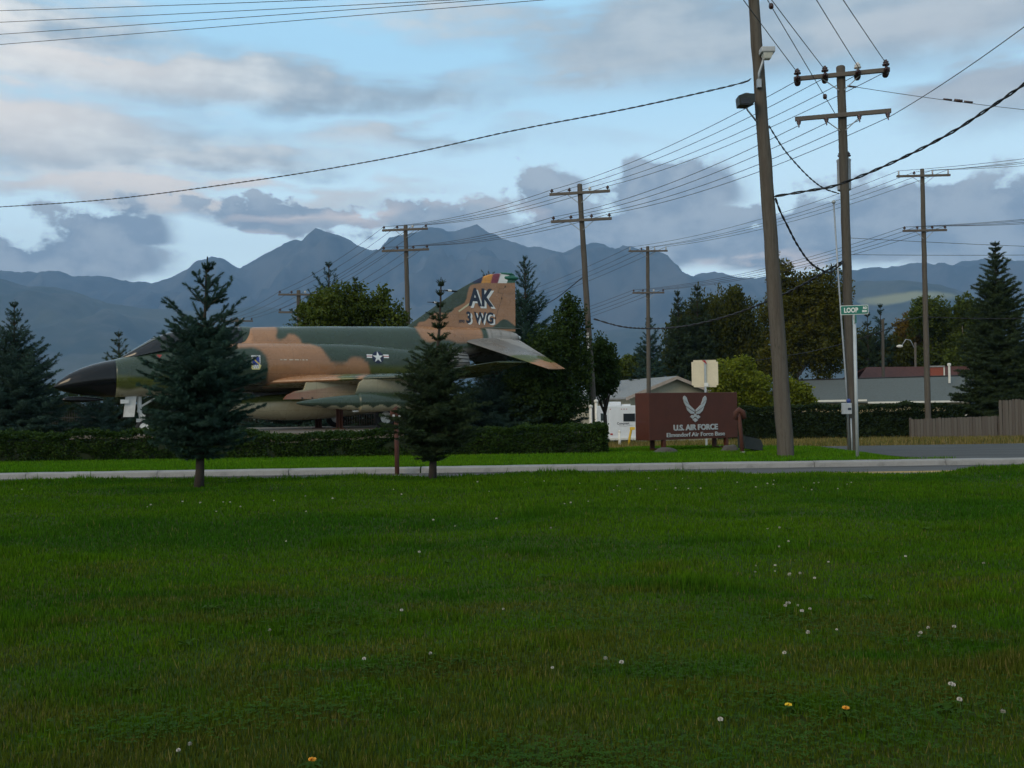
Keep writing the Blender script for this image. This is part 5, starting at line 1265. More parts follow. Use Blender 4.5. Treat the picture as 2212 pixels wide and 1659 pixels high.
# flat rosettes of broad-leaved weeds among the blades
WV = []; nW = 24; wy = 4.2 + 6.5 * rng.random(nW) ** 1.3; wx = (rng.random(nW) * 2 - 1) * (.56 * wy + .6)
for (a, b_) in ((1703, 1522), (1827, 1528.5), (674.6, 1640)):
    c = on_ground(a, b_, .055); wx = np.append(wx, c.x); wy = np.append(wy, c.y)
for a, b_ in zip(wx, wy):
    z0_ = gz(a, b_) + .018; nl_ = rng.integers(5, 9); ph = rng.random() * 6.28; sc_ = .6 + .7 * rng.random()
    for q in range(nl_):
        an = ph + 6.283 * q / nl_ + rng.normal() * .2; d = np.array([math.cos(an), math.sin(an), 0]); s_ = np.array([-d[1], d[0], 0]); ll = sc_ * (.05 + .035 * rng.random()); ww = ll * .20; o = np.array([a, b_, z0_]); up_ = np.array([0, 0, 1.0])
        m1 = o + d * ll * .5 + up_ * (.012 + .02 * rng.random()); e = o + d * ll + up_ * (.004 + .015 * rng.random())
        WV += [o, m1 - s_ * ww, e, m1 + s_ * ww]
WV = np.array(WV); leafmat('weed_leaf', (.030, .066, .006), (.06, .12, .010), .3, 3.0, .8)
tag(soup('broadleaf_weeds', WV, np.arange(len(WV)).reshape(-1, 4), 'weed_leaf', None, np.repeat(rng.random(len(WV) // 4), 4)), 'flat rosettes of broad-leaved weeds in the near lawn', 'weeds', kind='stuff')
# clover heads and dandelions, one by one
mat('clover_white', (.50, .46, .40), .7, var=.25, scale=60); mat('stem_green', (.05, .12, .02), .7); mat('dandelion_yellow', (.75, .48, .02), .6, var=.2, scale=60); mat('dandelion_orange', (.70, .30, .02), .6, var=.2, scale=60)
def head_mesh(mb, r, hgt, seed, flat=.8):
    rnd = random.Random(seed)
    for i in range(46):
        ph = math.acos(1 - 1.75 * (i + .5) / 46); a = i * 2.39996; d = Vector((math.sin(ph) * math.cos(a), math.sin(ph) * math.sin(a), math.cos(ph) * flat)); t_ = d.orthogonal().normalized() * r * .20; p = Vector((0, 0, hgt))
        mb.add([p + d * r * .3 - t_, p + d * r * .3 + t_, p + d * r * rnd.uniform(.9, 1.1) + t_ * .6, p + d * r * rnd.uniform(.9, 1.1) - t_ * .6], [(0, 1, 2, 3)])
    return mb
def flower(name, label, cat, group, r, hgt, m, flat, seed):
    t = thing(name, label, cat, (0, 0, 0), 0, group)
    head_mesh(MB(), r, hgt, seed, flat).build('flower_head', m, t); MB().tube([(0, 0, 0), (.004, 0, hgt * .5), (0, 0, hgt)], .0016, 4).build('stem', 'stem_green', t); return t
cl = [flower('clover_flower', 'white clover head in the dark lawn', 'flower', 'white clover heads in the lawn', .0125, .062, 'clover_white', .85, s_) for s_ in range(3)]
pts_r = [(1060, 468), (1057, 496), (1143, 472), (1142, 488), (1207, 502), (1203, 518), (1250, 510), (1312, 527), (1200, 370), (1160, 391), (1703, 434), (2038, 465), (1372, 453), (1194, 640), (1186, 648), (1202, 636), (1240, 640), (1292, 655), (1258, 672), (1407, 737), (1284, 767), (1183, 847), (1800, 737), (1760, 768), (1768, 760), (1912, 736), (1898, 986), (1908, 985), (1935, 1053), (2122, 1106), (908, 1134), (414, 875), (186, 902), (483, 893), (505, 150), (563, 143), (630, 145), (715, 144), (770, 144), (823, 144), (1110, 125), (1135, 125), (1138, 106), (1310, 120), (1452, 122), (1060, 137), (1265, 133), (238, 206), (265, 207), (340, 197), (180, 312), (1110, 315), (1162, 315), (465, 131), (450, 147), (1330, 122), (1412, 144), (303, 120), (68, 112), (150, 112), (1470, 118), (1300, 150), (980, 118), (745, 96), (600, 100)]
pts_l = [(2187, 660), (1582, 882), (1870, 853), (825, 1243), (775, 1268), (1745, 675), (1172, 757), (1330, 241), (1883, 283), (1977, 303), (2157, 276), (1243, 370), (655, 218), (793, 204), (640, 222), (870, 210), (970, 200), (1000, 203), (1045, 226), (940, 240), (1327, 180), (1445, 190), (1710, 145), (1745, 172), (1190, 195), (95, 148), (1822, 424), (2125, 152), (2075, 119)]
allp = [(1099.7 + a * .5028, 981.9 + b_ * .5028) for a, b_ in pts_r] + [(a * .4971, 981.9 + b_ * .4971) for a, b_ in pts_l]
rnd = random.Random(3)
for i, (a, b_) in enumerate(allp):
    p = on_ground(a, b_, .062); far_ = p.y > 10
    s_ = rnd.uniform(.6, 1.1)
    if i < 3: o = cl[i]; o.location = p; o.rotation_euler = (0, 0, rnd.random() * 6); o.scale = (s_, s_, s_)
    else: dup(cl[i % 3], p, rnd.random() * 6, scale=(s_, s_, s_))
for lab, m, (a, b_) in (('yellow dandelion near the bottom right of the lawn', 'dandelion_yellow', (1703, 1522)), ('orange dandelion head to the right of the yellow one', 'dandelion_orange', (1827, 1528.5)), ('dandelion at the very bottom edge of the lawn', 'dandelion_orange', (674.6, 1640))):
    t = flower('dandelion', lab, 'flower', None, .017, .055, m, .45, 9); t.location = on_ground(a, b_, .055)
# ================================================================== sign, posts, houses, vehicles, fences
mat('sign_brown', (.078, .022, .012), .55, var=.12, scale=3, spec=.35, dirt=((.06, .02, .015), .25))
mat('sign_silver', (.42, .44, .45), .5, var=.08, scale=6, metal=.15)
mat('rock_grey', (.095, .088, .08), .95, var=.35, scale=5, bump=.6, color2=(.055, .052, .048))
C0 = at(1402, 900, 27.2); zt, zb = at(1402, 848.5, 27.2).z, at(1403, 951.7, 27.2).z
Cr = at(1593, 894, 28.75); Cl = at(1377.8, 900, 27.75)
ex = Vector((Cr.x - C0.x, Cr.y - C0.y, 0)); LW = ex.length; ex.normalize(); ey = Vector((-ex.y, ex.x, 0))
LD = .62
gz0 = gz(C0.x, C0.y); bs = Vector((C0.x, C0.y, gz0))
sign = thing('base_sign', 'brown box sign reading U.S. AIR FORCE Elmendorf Air Force Base', 'sign', bs, math.atan2(ex.y, ex.x))
H0, H1 = zb - gz0, zt - gz0
MB().bbox((LW / 2, LD / 2, (H0 + H1) / 2), (LW, LD, H1 - H0), .012).build('sign_box', 'sign_brown', sign)
for u in (.165, .875):
    for y_ in (.06, LD - .06): MB().box((u * LW, y_, H0 / 2 - .04), (.095, .10, H0 + .10)).build('leg', 'sign_brown', sign)
    MB().box((u * LW, LD / 2, .075), (.08, LD - .22, .05)).build('foot_bar', 'sign_brown', sign)
def fx(u, v): return (u, -.006, v)          # a point on the front face
def face(px, py):                           # place in the enlarged view of the face -> metres on the face
    u = (px - 633) / (1454 - 633) * LW; top = 613 + (600 - 613) * (px - 633) / 821; bot = 1060 + (1033 - 1060) * (px - 633) / 821
    return u, H1 - (py - top) / (bot - top) * (H1 - H0)
def sign_line(s, pxl, pxr, pyb, capx, bold):
    (u0, v0), (u1, v1) = face(pxl, pyb), face(pxr, pyb - 6); V, Fc = text_shape(s, 1.0, bold=bold, align='LEFT')
    x0, x1 = min(v[0] for v in V), max(v[0] for v in V); kx = (u1 - u0) / (x1 - x0); ky = capx / 440 * (H1 - H0) / .72
    mb = MB().add([(u0 + (a - x0) * kx, -.022, v0 + b_ * ky) for a, b_ in V], Fc); front = len(mb.v)
    bm = bmesh.new(); me = bpy.data.meshes.new('t'); me.from_pydata(mb.v, [], mb.f); bm.from_mesh(me)
    r_ = bmesh.ops.extrude_face_region(bm, geom=list(bm.faces)); 
    for v in [e for e in r_['geom'] if isinstance(e, bmesh.types.BMVert)]: v.co.y += .024
    bm.verts.index_update(); out = MB().add([v.co[:] for v in bm.verts], [[v.index for v in f.verts] for f in bm.faces]); bm.free()
    return out.build('lettering', 'sign_silver', sign)
sign_line('U.S. AIR FORCE', 848, 1258, 966, 52, .036)
sign_line('Elmendorf Air Force Base', 786, 1324, 1029, 40, .008)
emb = bpy.data.objects.new('emblem', None); col.objects.link(emb); emb.parent = sign
def plate(poly, flip=False):
    q = [(2 * 1047 - x if flip else x, y) for x, y in poly]; pts = [face(*p) for p in q]
    MB().prism([(u, -.026, v) for u, v in pts], (0, .028, 0)).build('emblem_plate', 'sign_silver', emb)
for fl_ in (False, True):
    plate([(951, 637), (941, 650), (938, 672), (962, 694), (992, 718), (980, 690), (970, 656)], fl_)
    plate([(941, 680), (948, 705), (962, 734), (1012, 770), (1042, 790), (1042, 772), (996, 726), (962, 700)], fl_)
    plate([(964, 741), (976, 776), (1006, 807), (1040, 807), (1041, 797), (1008, 775)], fl_)
    plate([(1000, 838), (1019, 818), (1039, 832), (1034, 845), (1022, 856)], fl_)
plate([(1047 + 13 * math.cos(a), 823 + 15 * math.sin(a)) for a in np.linspace(0, 6.283, 15)[:-1]])
plate([(1047, 846), (1072, 866), (1048, 887), (1022, 866)])

def boulder(name, label, loc, r, seed, group=None):
    bm = bmesh.new(); bmesh.ops.create_icosphere(bm, subdivisions=3, radius=1)
    for v in bm.verts:
        n_ = mnoise.noise(v.co * 1.3 + Vector((seed, 0, 0))) * .35 + mnoise.noise(v.co * 3.1 + Vector((0, seed, 0))) * .14; v.co = v.co * (1 + n_); v.co = Vector((v.co.x * r[0], v.co.y * r[1], v.co.z * r[2]))
    bm.verts.index_update(); mb = MB().add([v.co[:] for v in bm.verts], [[v.index for v in f.verts] for f in bm.faces]); bm.free()
    o = mb.build(name, 'rock_grey', None, True, auto=60); o.location = loc; return tag(o, label, 'boulder', group)
p = ground_at(1418, 26.9); boulder('boulder', 'grey boulder under the left end of the brown sign', p + Vector((.22, 0, .03)), (.30, .22, .15), 2)
p = ground_at(1578, 27.0); boulder('boulder', 'grey boulder beside the ground floodlight', p + Vector((0, .1, .04)), (.24, .2, .15), 5)

# pipe posts with hooded tops
def hooded_post(label, foot, top_px, Y, lean=0.0):
    b = ground_at(foot, Y); tp = at(*top_px, Y); t = thing('hooded_post', label, 'post', b, 0, 'rust-red hooded posts'); d = tp - b
    MB().tube([(0, 0, -.1), d * .5, d], .052, 12).build('pipe', 'rust_paint', t, True)
    h = d; MB().tube([h + Vector((-.10, 0, -.16)), h + Vector((-.07, 0, .02)), h + Vector((0, 0, .09)), h + Vector((.10, 0, .02)), h + Vector((.15, 0, -.14))], [.06, .075, .08, .075, .055], 10).build('hood', 'rust_paint', t, True)
    if foot < 1000: MB().box(h + Vector((-.05, -.08, -.06)), (.05, .03, .07)).box(h + Vector((.08, -.08, -.07)), (.05, .03, .07)).build('louvre', 'sign_silver', t)
    MB().lathe([(.06, 0), (.075, .01), (.075, .05), (.055, .06)], (0, 0, .0), n=12).build('collar', 'kerb_concrete', t, True)
hooded_post('leaning rust-red hooded post at the right end of the brown sign', 1604, (1596, 893), 26.0)
hooded_post('straight rust-red hooded post at the kerb beside the young dark spruce', 857, (856, 893), 22.6)
c = ground_at(1622, 26.6) ; t = thing('ground_floodlight', 'black box floodlight on the grass right of the brown sign', 'floodlight', c, .25)
MB().prism([(-.26, -.18, .12), (-.26, -.18, .44), (.20, -.18, .34), (.26, -.18, .18), (.20, -.18, .06)], (0, .42, 0)).build('housing', 'flood_case', t)
MB().prism([(-.24, -.15, .447), (.18, -.15, .357), (.18, .20, .357), (-.24, .20, .447)], (.004, 0, .012)).build('glass', 'canopy_glass', t)
MB().tube([(.05, 0, .1), (.10, 0, -.05)], .05, 8).box((.22, .02, .07), (.26, .06, .03)).build('yoke', 'flood_case', t)

# traffic sign seen from behind
mat('sign_back', (.74, .64, .46), .38, var=.08, scale=2.5, metal=.15, bump=.03)
mat('red_cloth', (.40, .02, .025), .6, var=.1, scale=8)
b = ground_at(1524, 32.6); t = thing('traffic_sign', 'bare pale back of a square traffic sign above the brown sign', 'traffic sign', b)
ctr = at(1522.7, 807, 32.6) - b
mb = MB(); bm = bmesh.new(); bmesh.ops.create_cube(bm, size=1)
for v in bm.verts: v.co = Vector((v.co.x * .86, v.co.y * .004, v.co.z * .88))
bmesh.ops.bevel(bm, geom=[e for e in bm.edges if abs(e.verts[0].co.y - e.verts[1].co.y) > .001], offset=.06, segments=4, affect='EDGES'); bm.verts.index_update()
mb.add([(v.co + ctr)[:] for v in bm.verts], [[v.index for v in f.verts] for f in bm.faces]); bm.free(); mb.build('panel', 'sign_back', t)
MB().box((ctr.x, ctr.y - .035, (ctr.z + .44) / 2 - .05), (.06, .05, ctr.z + .44 + .1)).build('post', 'post_grey', t)
MB().box((ctr.x, ctr.y - .066, ctr.z + .3), (.03, .012, .03)).box((ctr.x, ctr.y - .066, ctr.z - .3), (.03, .012, .03)).build('bolt', 'galvanised', t)
MB().add([(ctr.x - .11, ctr.y - .07, ctr.z + .43), (ctr.x + .0, ctr.y - .072, ctr.z + .43), (ctr.x + .06, ctr.y - .074, ctr.z + .29)], [(0, 1, 2)]).build('red_tape', 'red_cloth', t)
MB().box((ctr.x + .02, ctr.y - .068, ctr.z - .36), (.14, .01, .12)).build('sticker', 'letter_white', t)

# green street-name sign
mat('sign_green', (.012, .16, .115), .4, var=.08, scale=6, spec=.5)
b = ground_at(1851.5, 24.0); t = thing('street_sign', 'green LOOP RD street sign on a pale post', 'street sign', b); tp = at(1845.5, 684, 24.0) - b
MB().tube([(0, 0, -.1), tp], .040, 14).build('post', 'post_grey', t, True)
MB().tube([tp - Vector((0, 0, .06)), tp + Vector((0, 0, .04))], .046, 12).build('bracket', 'galvanised', t)
bx = Vector((1, -.10, .012)).normalized(); bc = at(1845.5, 669.5, 24.0) - b; hw, hh = .325, .112
def blade(cen, ax, hw, hh, name, m):
    up = Vector((0, 0, 1)); n_ = Vector((ax.y, -ax.x, 0)).normalized(); pts = []
    for sx, sy in ((1, 1), (-1, 1), (-1, -1), (1, -1)):
        for k in range(4):
            a = {(1, 1): 0, (-1, 1): 90, (-1, -1): 180, (1, -1): 270}[(sx, sy)] + k * 30; rr = .025
            pts.append(cen + ax * (sx * (hw - rr) + rr * math.cos(R(a))) + up * (sy * (hh - rr) + rr * math.sin(R(a))))
    return MB().prism([p - n_ * .003 for p in pts], n_ * .006).build(name, m, t), n_
bl, bn_ = blade(bc, bx, hw, hh, 'name_plate', 'sign_white_edge' if 'sign_white_edge' in MAT else 'letter_white')
_, _n2 = blade(bc + bn_ * .004, bx, hw - .012, hh - .012, 'green_field', 'sign_green')
up = Vector((0, 0, 1))
mb = MB(); text_on(mb, 'LOOP', bc + bn_ * .0085 - bx * .245 - up * .055, bx, up, .155, bold=.006, xs=.80, align='LEFT'); mb.build('lettering', 'letter_white', t)
mb = MB(); text_on(mb, 'RD', bc + bn_ * .0085 + bx * .20 + up * .020, bx, up, .070, bold=.004, align='LEFT'); text_on(mb, '800', bc + bn_ * .0085 + bx * .18 - up * .060, bx, up, .070, bold=.004, align='LEFT'); mb.build('small_lettering', 'letter_white', t)
ax2 = Vector((.17, .98, 0)).normalized(); c2 = at(1845.5, 690.5, 24.0) - b + Vector((.0, 0, 0))
_, n3 = blade(c2, ax2, .30, .10, 'cross_plate', 'sign_green')
# houses
mat('roof_grey', (.125, .140, .136), .92, var=.3, scale=6, bump=.2, color2=(.095, .108, .106), spec=.1, dirt=((.07, .075, .07), .5, (1, 1, 1))); mat('roof_pale', (.21, .215, .215), .9, var=.15, scale=5); mat('roof_red', (.075, .028, .022), .9, var=.25, scale=4)
mat('wall_beige', (.33, .30, .22), .85, var=.1, scale=2); mat('wall_tan', (.36, .29, .17), .85, var=.12, scale=2); mat('fascia', (.36, .29, .24), .8, var=.1, scale=3); mat('gutter_white', (.66, .64, .58), .6, var=.08, scale=3)
mat('brick_red', (.26, .07, .045), .9, var=.3, scale=20); mat('window_dark', (.02, .025, .03), .1, var=.1, scale=2, spec=.6); mat('wall_drab', (.30, .27, .2), .85, var=.1, scale=2)  # last: drab wall colour of the far red-roofed house
def quadmesh(*quads):
    mb = MB()
    for q in quads: mb.add([Vector(p) for p in q], [tuple(range(len(q)))])
    return mb
def slab(poly, th, name, m, parent): return MB().prism([Vector(p) for p in poly], (0, 0, -th)).build(name, m, parent)
# beige gabled house
N0 = at(1462, 812, 84); E0 = at(1352, 858, 82.5); Rf = at(1307, 826, 99); d_r = Rf - N0; d_r.z = 0; g0 = gz(8, 85)
h1 = thing('house', 'beige house with pale gabled roof behind the brown sign', 'house', (N0.x, N0.y, g0)); o_ = Vector((N0.x, N0.y, g0))
E1 = Vector((2 * N0.x - E0.x, 2 * N0.y - E0.y - .0, E0.z)); N0r, E0r, E1r = N0 - o_, E0 - o_, E1 - o_
slab([N0r, E0r, E0r + d_r, N0r + d_r], .16, 'roof', 'roof_pale', h1); slab([N0r, N0r + d_r, E1r + d_r, E1r], .16, 'roof', 'roof_pale', h1)
w0, w1 = N0r.lerp(E0r, .86), N0r.lerp(E1r, .86); inn = d_r.normalized() * .6
gw = [Vector((w0.x, w0.y, -.2)) + inn, Vector((w1.x, w1.y, -.2)) + inn, w1 + inn - Vector((0, 0, .17)), N0r + inn - Vector((0, 0, .17)), w0 + inn - Vector((0, 0, .17))]
MB().prism(gw, d_r - inn * 2).build('wall', 'wall_beige', h1)
fm = MB()
for e in (E0r, E1r): fm.prism([N0r - Vector((0, 0, .0)) - inn * .05, e - inn * .05, e - Vector((0, 0, .28)) - inn * .05, N0r - Vector((0, 0, .28)) - inn * .05], -inn * .06)
fm.build('bargeboard', 'fascia', h1)
for px, r_, hgt in ((1321, .12, 1.0), (1336, .2, 1.0)):
    c = at(px, 845, 88) - o_; v_ = MB().lathe([(r_ * .6, -.8), (r_ * .6, hgt * .65), (r_ * 1.3, hgt * .68), (r_ * 1.3, hgt * .85), (r_ * .5, hgt), (.004, hgt + .05)], c, n=12).build('roof_vent', 'galvanised', h1, True, auto=40)
wv = w0.lerp(w1, .62) + inn; MB().box(Vector((wv.x, wv.y - .02, 1.4)), (1.2, .06, 1.0), rz=math.atan2((w1 - w0).y, (w1 - w0).x)).build('window', 'window_dark', h1)
# long grey-roofed bungalow
A_, B_ = at(1700, 868, 86), at(2098, 866, 84); ra, rb = at(1690, 823, 91), at(2100, 811.5, 89)
g0 = gz(25, 88); o_ = Vector((A_.x, A_.y, g0)); h2 = thing('house', 'long low house with grey shingle roof behind the tall dark hedge', 'house', o_)
A, B, ra, rb = A_ - o_, B_ - o_, ra - o_, rb - o_; back = Vector((0, 5.2, 0)); A2, B2 = A + back * 2, B + back * 2
slab([A, B, rb, ra], .12, 'roof', 'roof_grey', h2); slab([ra, rb, B2, A2], .12, 'roof', 'roof_grey', h2)
MB().tube([ra + Vector((0, 0, .03)), rb + Vector((0, 0, .03))], .07, 6).build('ridge_cap', 'dark_metal', h2)
wi = Vector((0, .55, 0)); MB().prism([Vector((A.x + .5, A.y + .55, -.3)), Vector((B.x - .5, B.y + .55, -.3)), Vector((B.x - .5, B.y + .55, B.z - .02)), Vector((A.x + .5, A.y + .55, A.z - .02))], (0, 9, 0)).build('wall', 'wall_tan', h2)
M1 = A.lerp(B, .44); MB().box((A + M1) * .5 + Vector((.8, -.06, .06)), ((M1 - A).length - 1.6, .12, .16), rz=math.atan2((B - A).y, (B - A).x)).build('gutter', 'gutter_white', h2)
MB().box((M1 + B) * .5 + Vector((0, -.22, -.06)), ((B - M1).length, .14, .15), rz=math.atan2((B - A).y, (B - A).x)).build('gutter', 'gutter_white', h2)
for u in (.30, .58, .8):
    c = A.lerp(B, u) + Vector((0, .52, 0)); wn_ = MB().box(Vector((c.x, c.y, 1.35)), (1.5, .06, 1.1)).build('window', 'window_dark', h2); MB().box(Vector((c.x, c.y - .03, 1.35)), (.06, .05, 1.1)).box(Vector((c.x, c.y - .03, .78)), (1.6, .08, .06)).box(Vector((c.x, c.y - .03, 1.92)), (1.6, .08, .06)).build('frame', 'gutter_white', wn_)
MB().tube([B - Vector((.5, .1, 0)), B - Vector((.5, .1, 2.2))], .05, 6).build('downpipe', 'gutter_white', h2)
c = at(2051, 815, 87.5) - o_; MB().lathe([(.10, -.5), (.10, 1.0), (.16, 1.02), (.16, 1.2), (.004, 1.25)], c, n=10).build('roof_vent', 'gutter_white', h2, True, auto=40)
# red-roofed house further back
a0, a1 = at(1850, 824, 98.5), at(2110, 824, 98.5); r0_, r1_ = at(1872, 793, 102.5), at(2090, 791, 102.5); g0 = gz(36, 100); o_ = Vector((a0.x, a0.y, g0)); h3 = thing('house', 'far house with dark red roof and brick chimney', 'house', o_)
a0, a1, r0_, r1_ = a0 - o_, a1 - o_, r0_ - o_, r1_ - o_
slab([a0, a1, r1_, r0_], .14, 'roof', 'roof_red', h3); slab([r0_, r1_, a1 + Vector((0, 8, 0)), a0 + Vector((0, 8, 0))], .14, 'roof', 'roof_red', h3)
MB().prism([Vector((a0.x + .5, .5, -.3)), Vector((a1.x - .5, .5, -.3)), Vector((a1.x - .5, .5, a1.z - .05)), Vector((a0.x + .5, .5, a0.z - .05))], (0, 7, 0)).build('wall', 'wall_drab', h3)
c = at(2021, 812, 98.8) - o_; ch = MB().box(c + Vector((0, 0, .1)), (1.25, .8, 1.5)).build('chimney', 'brick_red', h3); MB().box(c + Vector((0, 0, .92)), (1.45, .95, .14)).build('chimney_cap', 'kerb_concrete', ch); MB().box(c + Vector((.68, -.1, .2)), (.14, .6, 1.3)).build('chimney_flashing', 'gutter_white', ch)

# motorhome
mat('rv_white', (.70, .71, .73), .35, var=.05, scale=2, spec=.5); mat('rv_print', (.05, .06, .08), .5); mat('tail_red', (.4, .02, .02), .3)
g0 = gz(8.6, 80); rc = at(1316, 900, 80); t = thing('motorhome', 'white motorhome parked behind the brown sign', 'motorhome', (rc.x, rc.y, g0), R(9))
Wd, Ln_, z0, z1 = 2.42, 7.0, .42, at(1316, 876.6, 80).z - g0
MB().bbox((Wd / 2, Ln_ / 2, (z0 + z1) / 2), (Wd, Ln_, z1 - z0), .07).build('body', 'rv_white', t)
MB().box((Wd / 2 + .42, -.02, z1 - .95), (.95, .05, .62)).build('rear_window', 'window_dark', t)
MB().bbox((.75, 1.2, z1 + .16), (.85, 1.0, .32), .05).build('roof_air_conditioner', 'rv_white', t)
MB().box((.3, 2.6, z1 + .06), (.5, .5, .12)).box((1.6, .8, z1 + .06), (.6, .6, .12)).build('roof_hatch', 'rv_white', t)
for x in (.16, Wd - .16): MB().box((x, -.015, z0 + .42), (.20, .04, .12)).build('tail_light', 'tail_red', t)
for x in (1.0, 1.22, 1.44, .1, Wd - .1): MB().box((x - .0, -.012, z1 - .28), (.07, .03, .06)).build('clearance_light', 'tail_red', t)
MB().bbox((Wd / 2, -.10, .45), (Wd * .96, .2, .2), .03).build('bumper', 'gutter_white', t)
mb = MB(); text_on(mb, 'Conquest', (.62, -.006, z1 - 1.50), (1, 0, 0), (0, 0, 1), .26, align='LEFT', bold=.006); mb.tube([(.8, -.006, z1 - 1.60), (1.3, -.006, z1 - 1.64), (1.9, -.006, z1 - 1.56)], .012, 4); mb.build('lettering', 'rv_print', t)
for x in (-.012,): MB().box((x, 2.2, z1 - .9), (.03, 1.0, .6)).box((x, 4.6, z1 - .9), (.03, 1.2, .6)).build('side_window', 'window_dark', t)
for x in (.28, Wd - .28):
    w_ = MB().lathe([(.2, -.12), (.34, -.12), (.38, -.06), (.38, .06), (.34, .12), (.2, .12)], (x, 1.9, .38), M=Matrix.Rotation(R(90), 4, 'Y'), n=18).build('wheel', 'tyre', t, True, auto=40); MB().lathe([(.02, -.125), (.2, -.125), (.2, .125), (.02, .125)], (x, 1.9, .38), M=Matrix.Rotation(R(90), 4, 'Y'), n=14).build('wheel_rim', 'galvanised', w_)
    w_ = MB().lathe([(.2, -.12), (.34, -.12), (.38, -.06), (.38, .06), (.34, .12), (.2, .12)], (x, 6.2, .38), M=Matrix.Rotation(R(90), 4, 'Y'), n=18).build('wheel', 'tyre', t, True, auto=40)
# small posts and pipes by the motorhome
mat('post_white', (.68, .66, .60), .6, var=.15, scale=6); mat('hydrant_yellow', (.65, .42, .03), .5, var=.15, scale=8)
b = ground_at(1338.5, 37); t = thing('marker_post', 'short white marker post left of the brown sign', 'post', b); MB().tube([(0, 0, -.1), (0, 0, .52)], .05, 10).build('post', 'post_white', t, True); MB().lathe([(.05, .52), (.05, .56), (.02, .60), (.004, .605)], n=10).build('cap', 'post_white', t, True)
b = ground_at(1364, 38); t = thing('gas_riser', 'bent yellow pipe standing left of the brown sign', 'pipe', b); MB().tube([(-.12, 0, -.1), (-.06, 0, .35), (.0, 0, .62), (.06, 0, .70)], .045, 8).build('pipe', 'hydrant_yellow', t, True); MB().box((.04, 0, .66), (.18, .12, .10)).build('valve', 'hydrant_yellow', t)
for px, y0, h_ in ((1277, 39.6, 1.5), (1289, 39.4, 1.7)):
    b = ground_at(px, y0); t = thing('riser_post', 'tall white cable riser %s the pole beside the jet tail' % ('left of' if px < 1280 else 'close against'), 'post', b); MB().tube([(0, 0, -.1), (0, 0, h_)], .06, 10).build('pipe', 'post_white', t, True); MB().lathe([(.06, 0), (.085, .02), (.085, .1), (.004, .14)], (0, 0, h_), n=10).build('cap', 'post_white', t, True)
cg = bpy.data.objects.new('cable_guard', None); col.objects.link(cg); cg.parent = poleC
for k in range(9):
    z_ = at(1272, 720 + 7.5 * k, 42.8).z; c = pole_axis(pC_ := ground_at(1286, 43.0), at(1252, 399, 43.0))(z_) - pC_ + Vector((-.06, -.14, 0)); MB().box(c, (.10, .04, .10)).build('guard_clip', 'post_white', cg)

# plank fence
mat('plank', (.115, .095, .08), .9, var=.3, scale=3, stretch=(3, 3, .4), bump=.4, color2=(.08, .068, .058))
mat('plank_alt', (.135, .118, .10), .9, var=.3, scale=3, stretch=(3, 3, .4), bump=.4, color2=(.095, .083, .072))
fa, fm_, fe = ground_at(1969, 50.5), ground_at(2160, 50.2), ground_at(2300, 49.8)
fence = thing('plank_fence', 'weathered grey plank fence stepping up at the right edge', 'fence', fa)
pl_me = {}
def plank_run(a, b, h0, h1, nmax, off=0):
    n = int((b - a).length / .15); dr = (b - a).normalized(); rnd = random.Random(8)
    for i in range(n):
        h = h0 + (h1 - h0) * i / n; key = rnd.randint(0, 3)
        if key not in pl_me: 
            o = MB().prism([(-.068, 0, 0), (.068, 0, 0), (.068, 0, .97), (.04, 0, 1.0), (-.04, 0, 1.0), (-.068, 0, .97)], (0, .022, 0)).build('plank', ('plank', 'plank_alt')[key % 2], fence); pl_me[key] = o.data
        else: o = bpy.data.objects.new('plank', pl_me[key]); col.objects.link(o); o.parent = fence
        p = a + dr * (i * .15 + .07) - fa; o.location = (p.x, p.y + off + rnd.uniform(-.004, .004), gz(fa.x + p.x, fa.y + p.y) - fa.z - .03); o.scale = (1, 1, h * rnd.uniform(.985, 1.015) + .03); o.rotation_euler = (0, rnd.uniform(-.008, .008), math.atan2(dr.y, dr.x))
plank_run(fa, fm_, .98, 1.08, 40); plank_run(fm_, fe, 1.88, 1.92, 40)
rl = MB()
for z_ in (.25, .8): rl.tube([Vector((0, .06, z_)), fm_ - fa + Vector((0, .06, z_))], .035, 4)
for z_ in (.3, 1.5): rl.tube([fm_ - fa + Vector((0, .06, z_)), fe - fa + Vector((0, .06, z_))], .035, 4)
rl.build('rail', 'plank', fence)
for u in np.linspace(0, 1, 4): MB().box(fa.lerp(fm_, u) - fa + Vector((0, .10, .5)), (.09, .09, 1.1)).build('post', 'plank', fence)
# black picket fence behind the jet
mat('iron_black', (.012, .012, .012), .55, var=.2, scale=10)
i0, i1 = Vector((-25, 44.8, gz(-20, 44.8))), Vector((2.0, 44.8, gz(2, 44.8))); iron = thing('picket_fence', 'black iron picket fence behind the jet', 'fence', i0)
np_ = 252; pk = None
for i in range(np_):
    if pk is None: o = MB().box((0, 0, .9), (.028, .028, 1.8)).lathe([(.03, 1.8), (.004, 1.92)], n=4).build('picket', 'iron_black', iron); pk = o.data
    else: o = bpy.data.objects.new('picket', pk); col.objects.link(o); o.parent = iron
    o.location = ((i1.x - i0.x) * i / (np_ - 1), 0, 0)
for z_ in (.2, 1.6): MB().box(((i1.x - i0.x) / 2, 0, z_), (i1.x - i0.x, .035, .045)).build('rail', 'iron_black', iron)
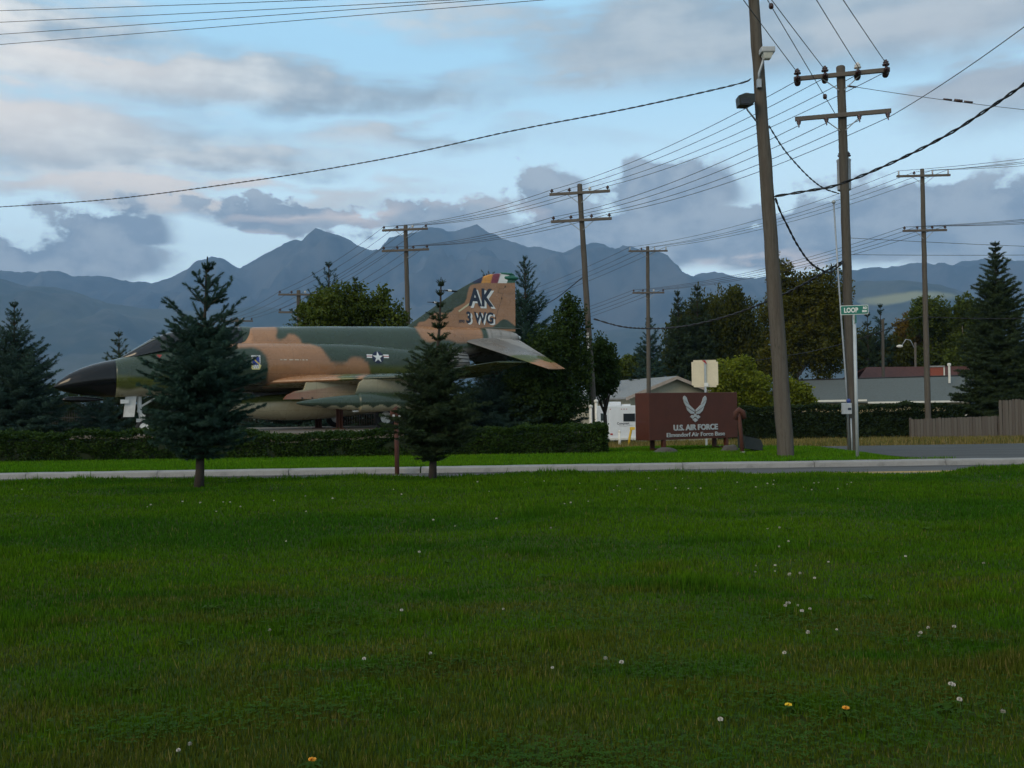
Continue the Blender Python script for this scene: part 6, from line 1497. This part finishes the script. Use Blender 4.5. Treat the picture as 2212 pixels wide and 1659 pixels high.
# street lamp and short poles behind the red roof
b = ground_at(1980, 104); t = thing('street_lamp', 'small street lamp with curved arm behind the grey roof', 'street lamp', b); tp = at(1977, 740, 104) - b
MB().tube([(0, 0, -.2), tp], [.14, .11], 10).build('pole', 'pole_wood', t, True)
la = at(1944, 748, 104) - b; MB().tube([tp - Vector((0, 0, .8)), tp + Vector((-.5, 0, .25)), tp + Vector((-.95, 0, .35)), la + Vector((.2, 0, .08))], .05, 8).build('arm', 'galvanised', t, True)
MB().lathe([(.05, -.35), (.14, -.2), (.17, 0), (.12, .25), (.03, .3)], la, axis='X', n=12).build('lamp_head', 'gutter_white', t, True)
b = ground_at(1909, 97.4); tp = at(1907, 690, 97.4); utility_pole('short bare pole among the trees above the red roof', b, tp, .16, .13, [])
# parked car glimpsed through the picket fence
def car(label, loc, rz, paint):
    t = thing('parked_car', label, 'car', loc, rz, 'cars behind the picket fence')
    side_ = [(-2.2, .45), (-2.25, .75), (-2.1, .95), (-1.1, 1.02), (-.55, 1.42), (.85, 1.45), (1.6, 1.05), (2.15, .95), (2.25, .7), (2.2, .40), (1.8, .32), (-1.8, .32)]
    MB().prism([(x, -.85, z) for x, z in side_], (0, 1.7, 0)).build('body', paint, t)
    for y_, s_ in ((-.857, 1), (.85, 1)): MB().prism([(-.95, y_, 1.04), (-.5, y_, 1.36), (.80, y_, 1.38), (1.35, y_, 1.06)], (0, .007, 0)).build('window', 'window_dark', t)
    for x in (-1.4, 1.4):
        for y_ in (-.8, .8): w_ = MB().lathe([(.18, -.1), (.30, -.1), (.33, -.05), (.33, .05), (.30, .1), (.18, .1)], (x, y_, .33), 'Y', n=18).build('wheel', 'tyre', t, True, auto=40); MB().lathe([(.02, -.105), (.18, -.105), (.18, .105), (.02, .105)], (x, y_, .33), 'Y', n=14).build('wheel_rim', 'galvanised', w_)
mat('car_red', (.28, .02, .03), .3, spec=.5); mat('car_white', (.65, .66, .68), .3, spec=.5)
x = at(800, 900, 52).x; car('red car half hidden behind the picket fence under the jet wing', (x, 52, gz(x, 52)), 0, 'car_red')
x = at(590, 900, 55).x; car('white car half hidden behind the picket fence under the belly tank', (x, 55, gz(x, 55)), 0, 'car_white')
# ================================================================== the air
hz = bpy.data.materials.new('haze'); hz.use_nodes = True; nt = hz.node_tree; nt.nodes.clear()
pv = nt.nodes.new('ShaderNodeVolumePrincipled'); pv.inputs['Color'].default_value = (.37, .62, .97, 1); pv.inputs['Density'].default_value = 1.0e-4; pv.inputs['Anisotropy'].default_value = 0.0
ou = nt.nodes.new('ShaderNodeOutputMaterial'); nt.links.new(pv.outputs[0], ou.inputs['Volume']); MAT['haze'] = hz
o = MB().box((600, 4550, 820), (19400, 11000, 1780)).build('haze', 'haze'); tag(o, kind='stuff')
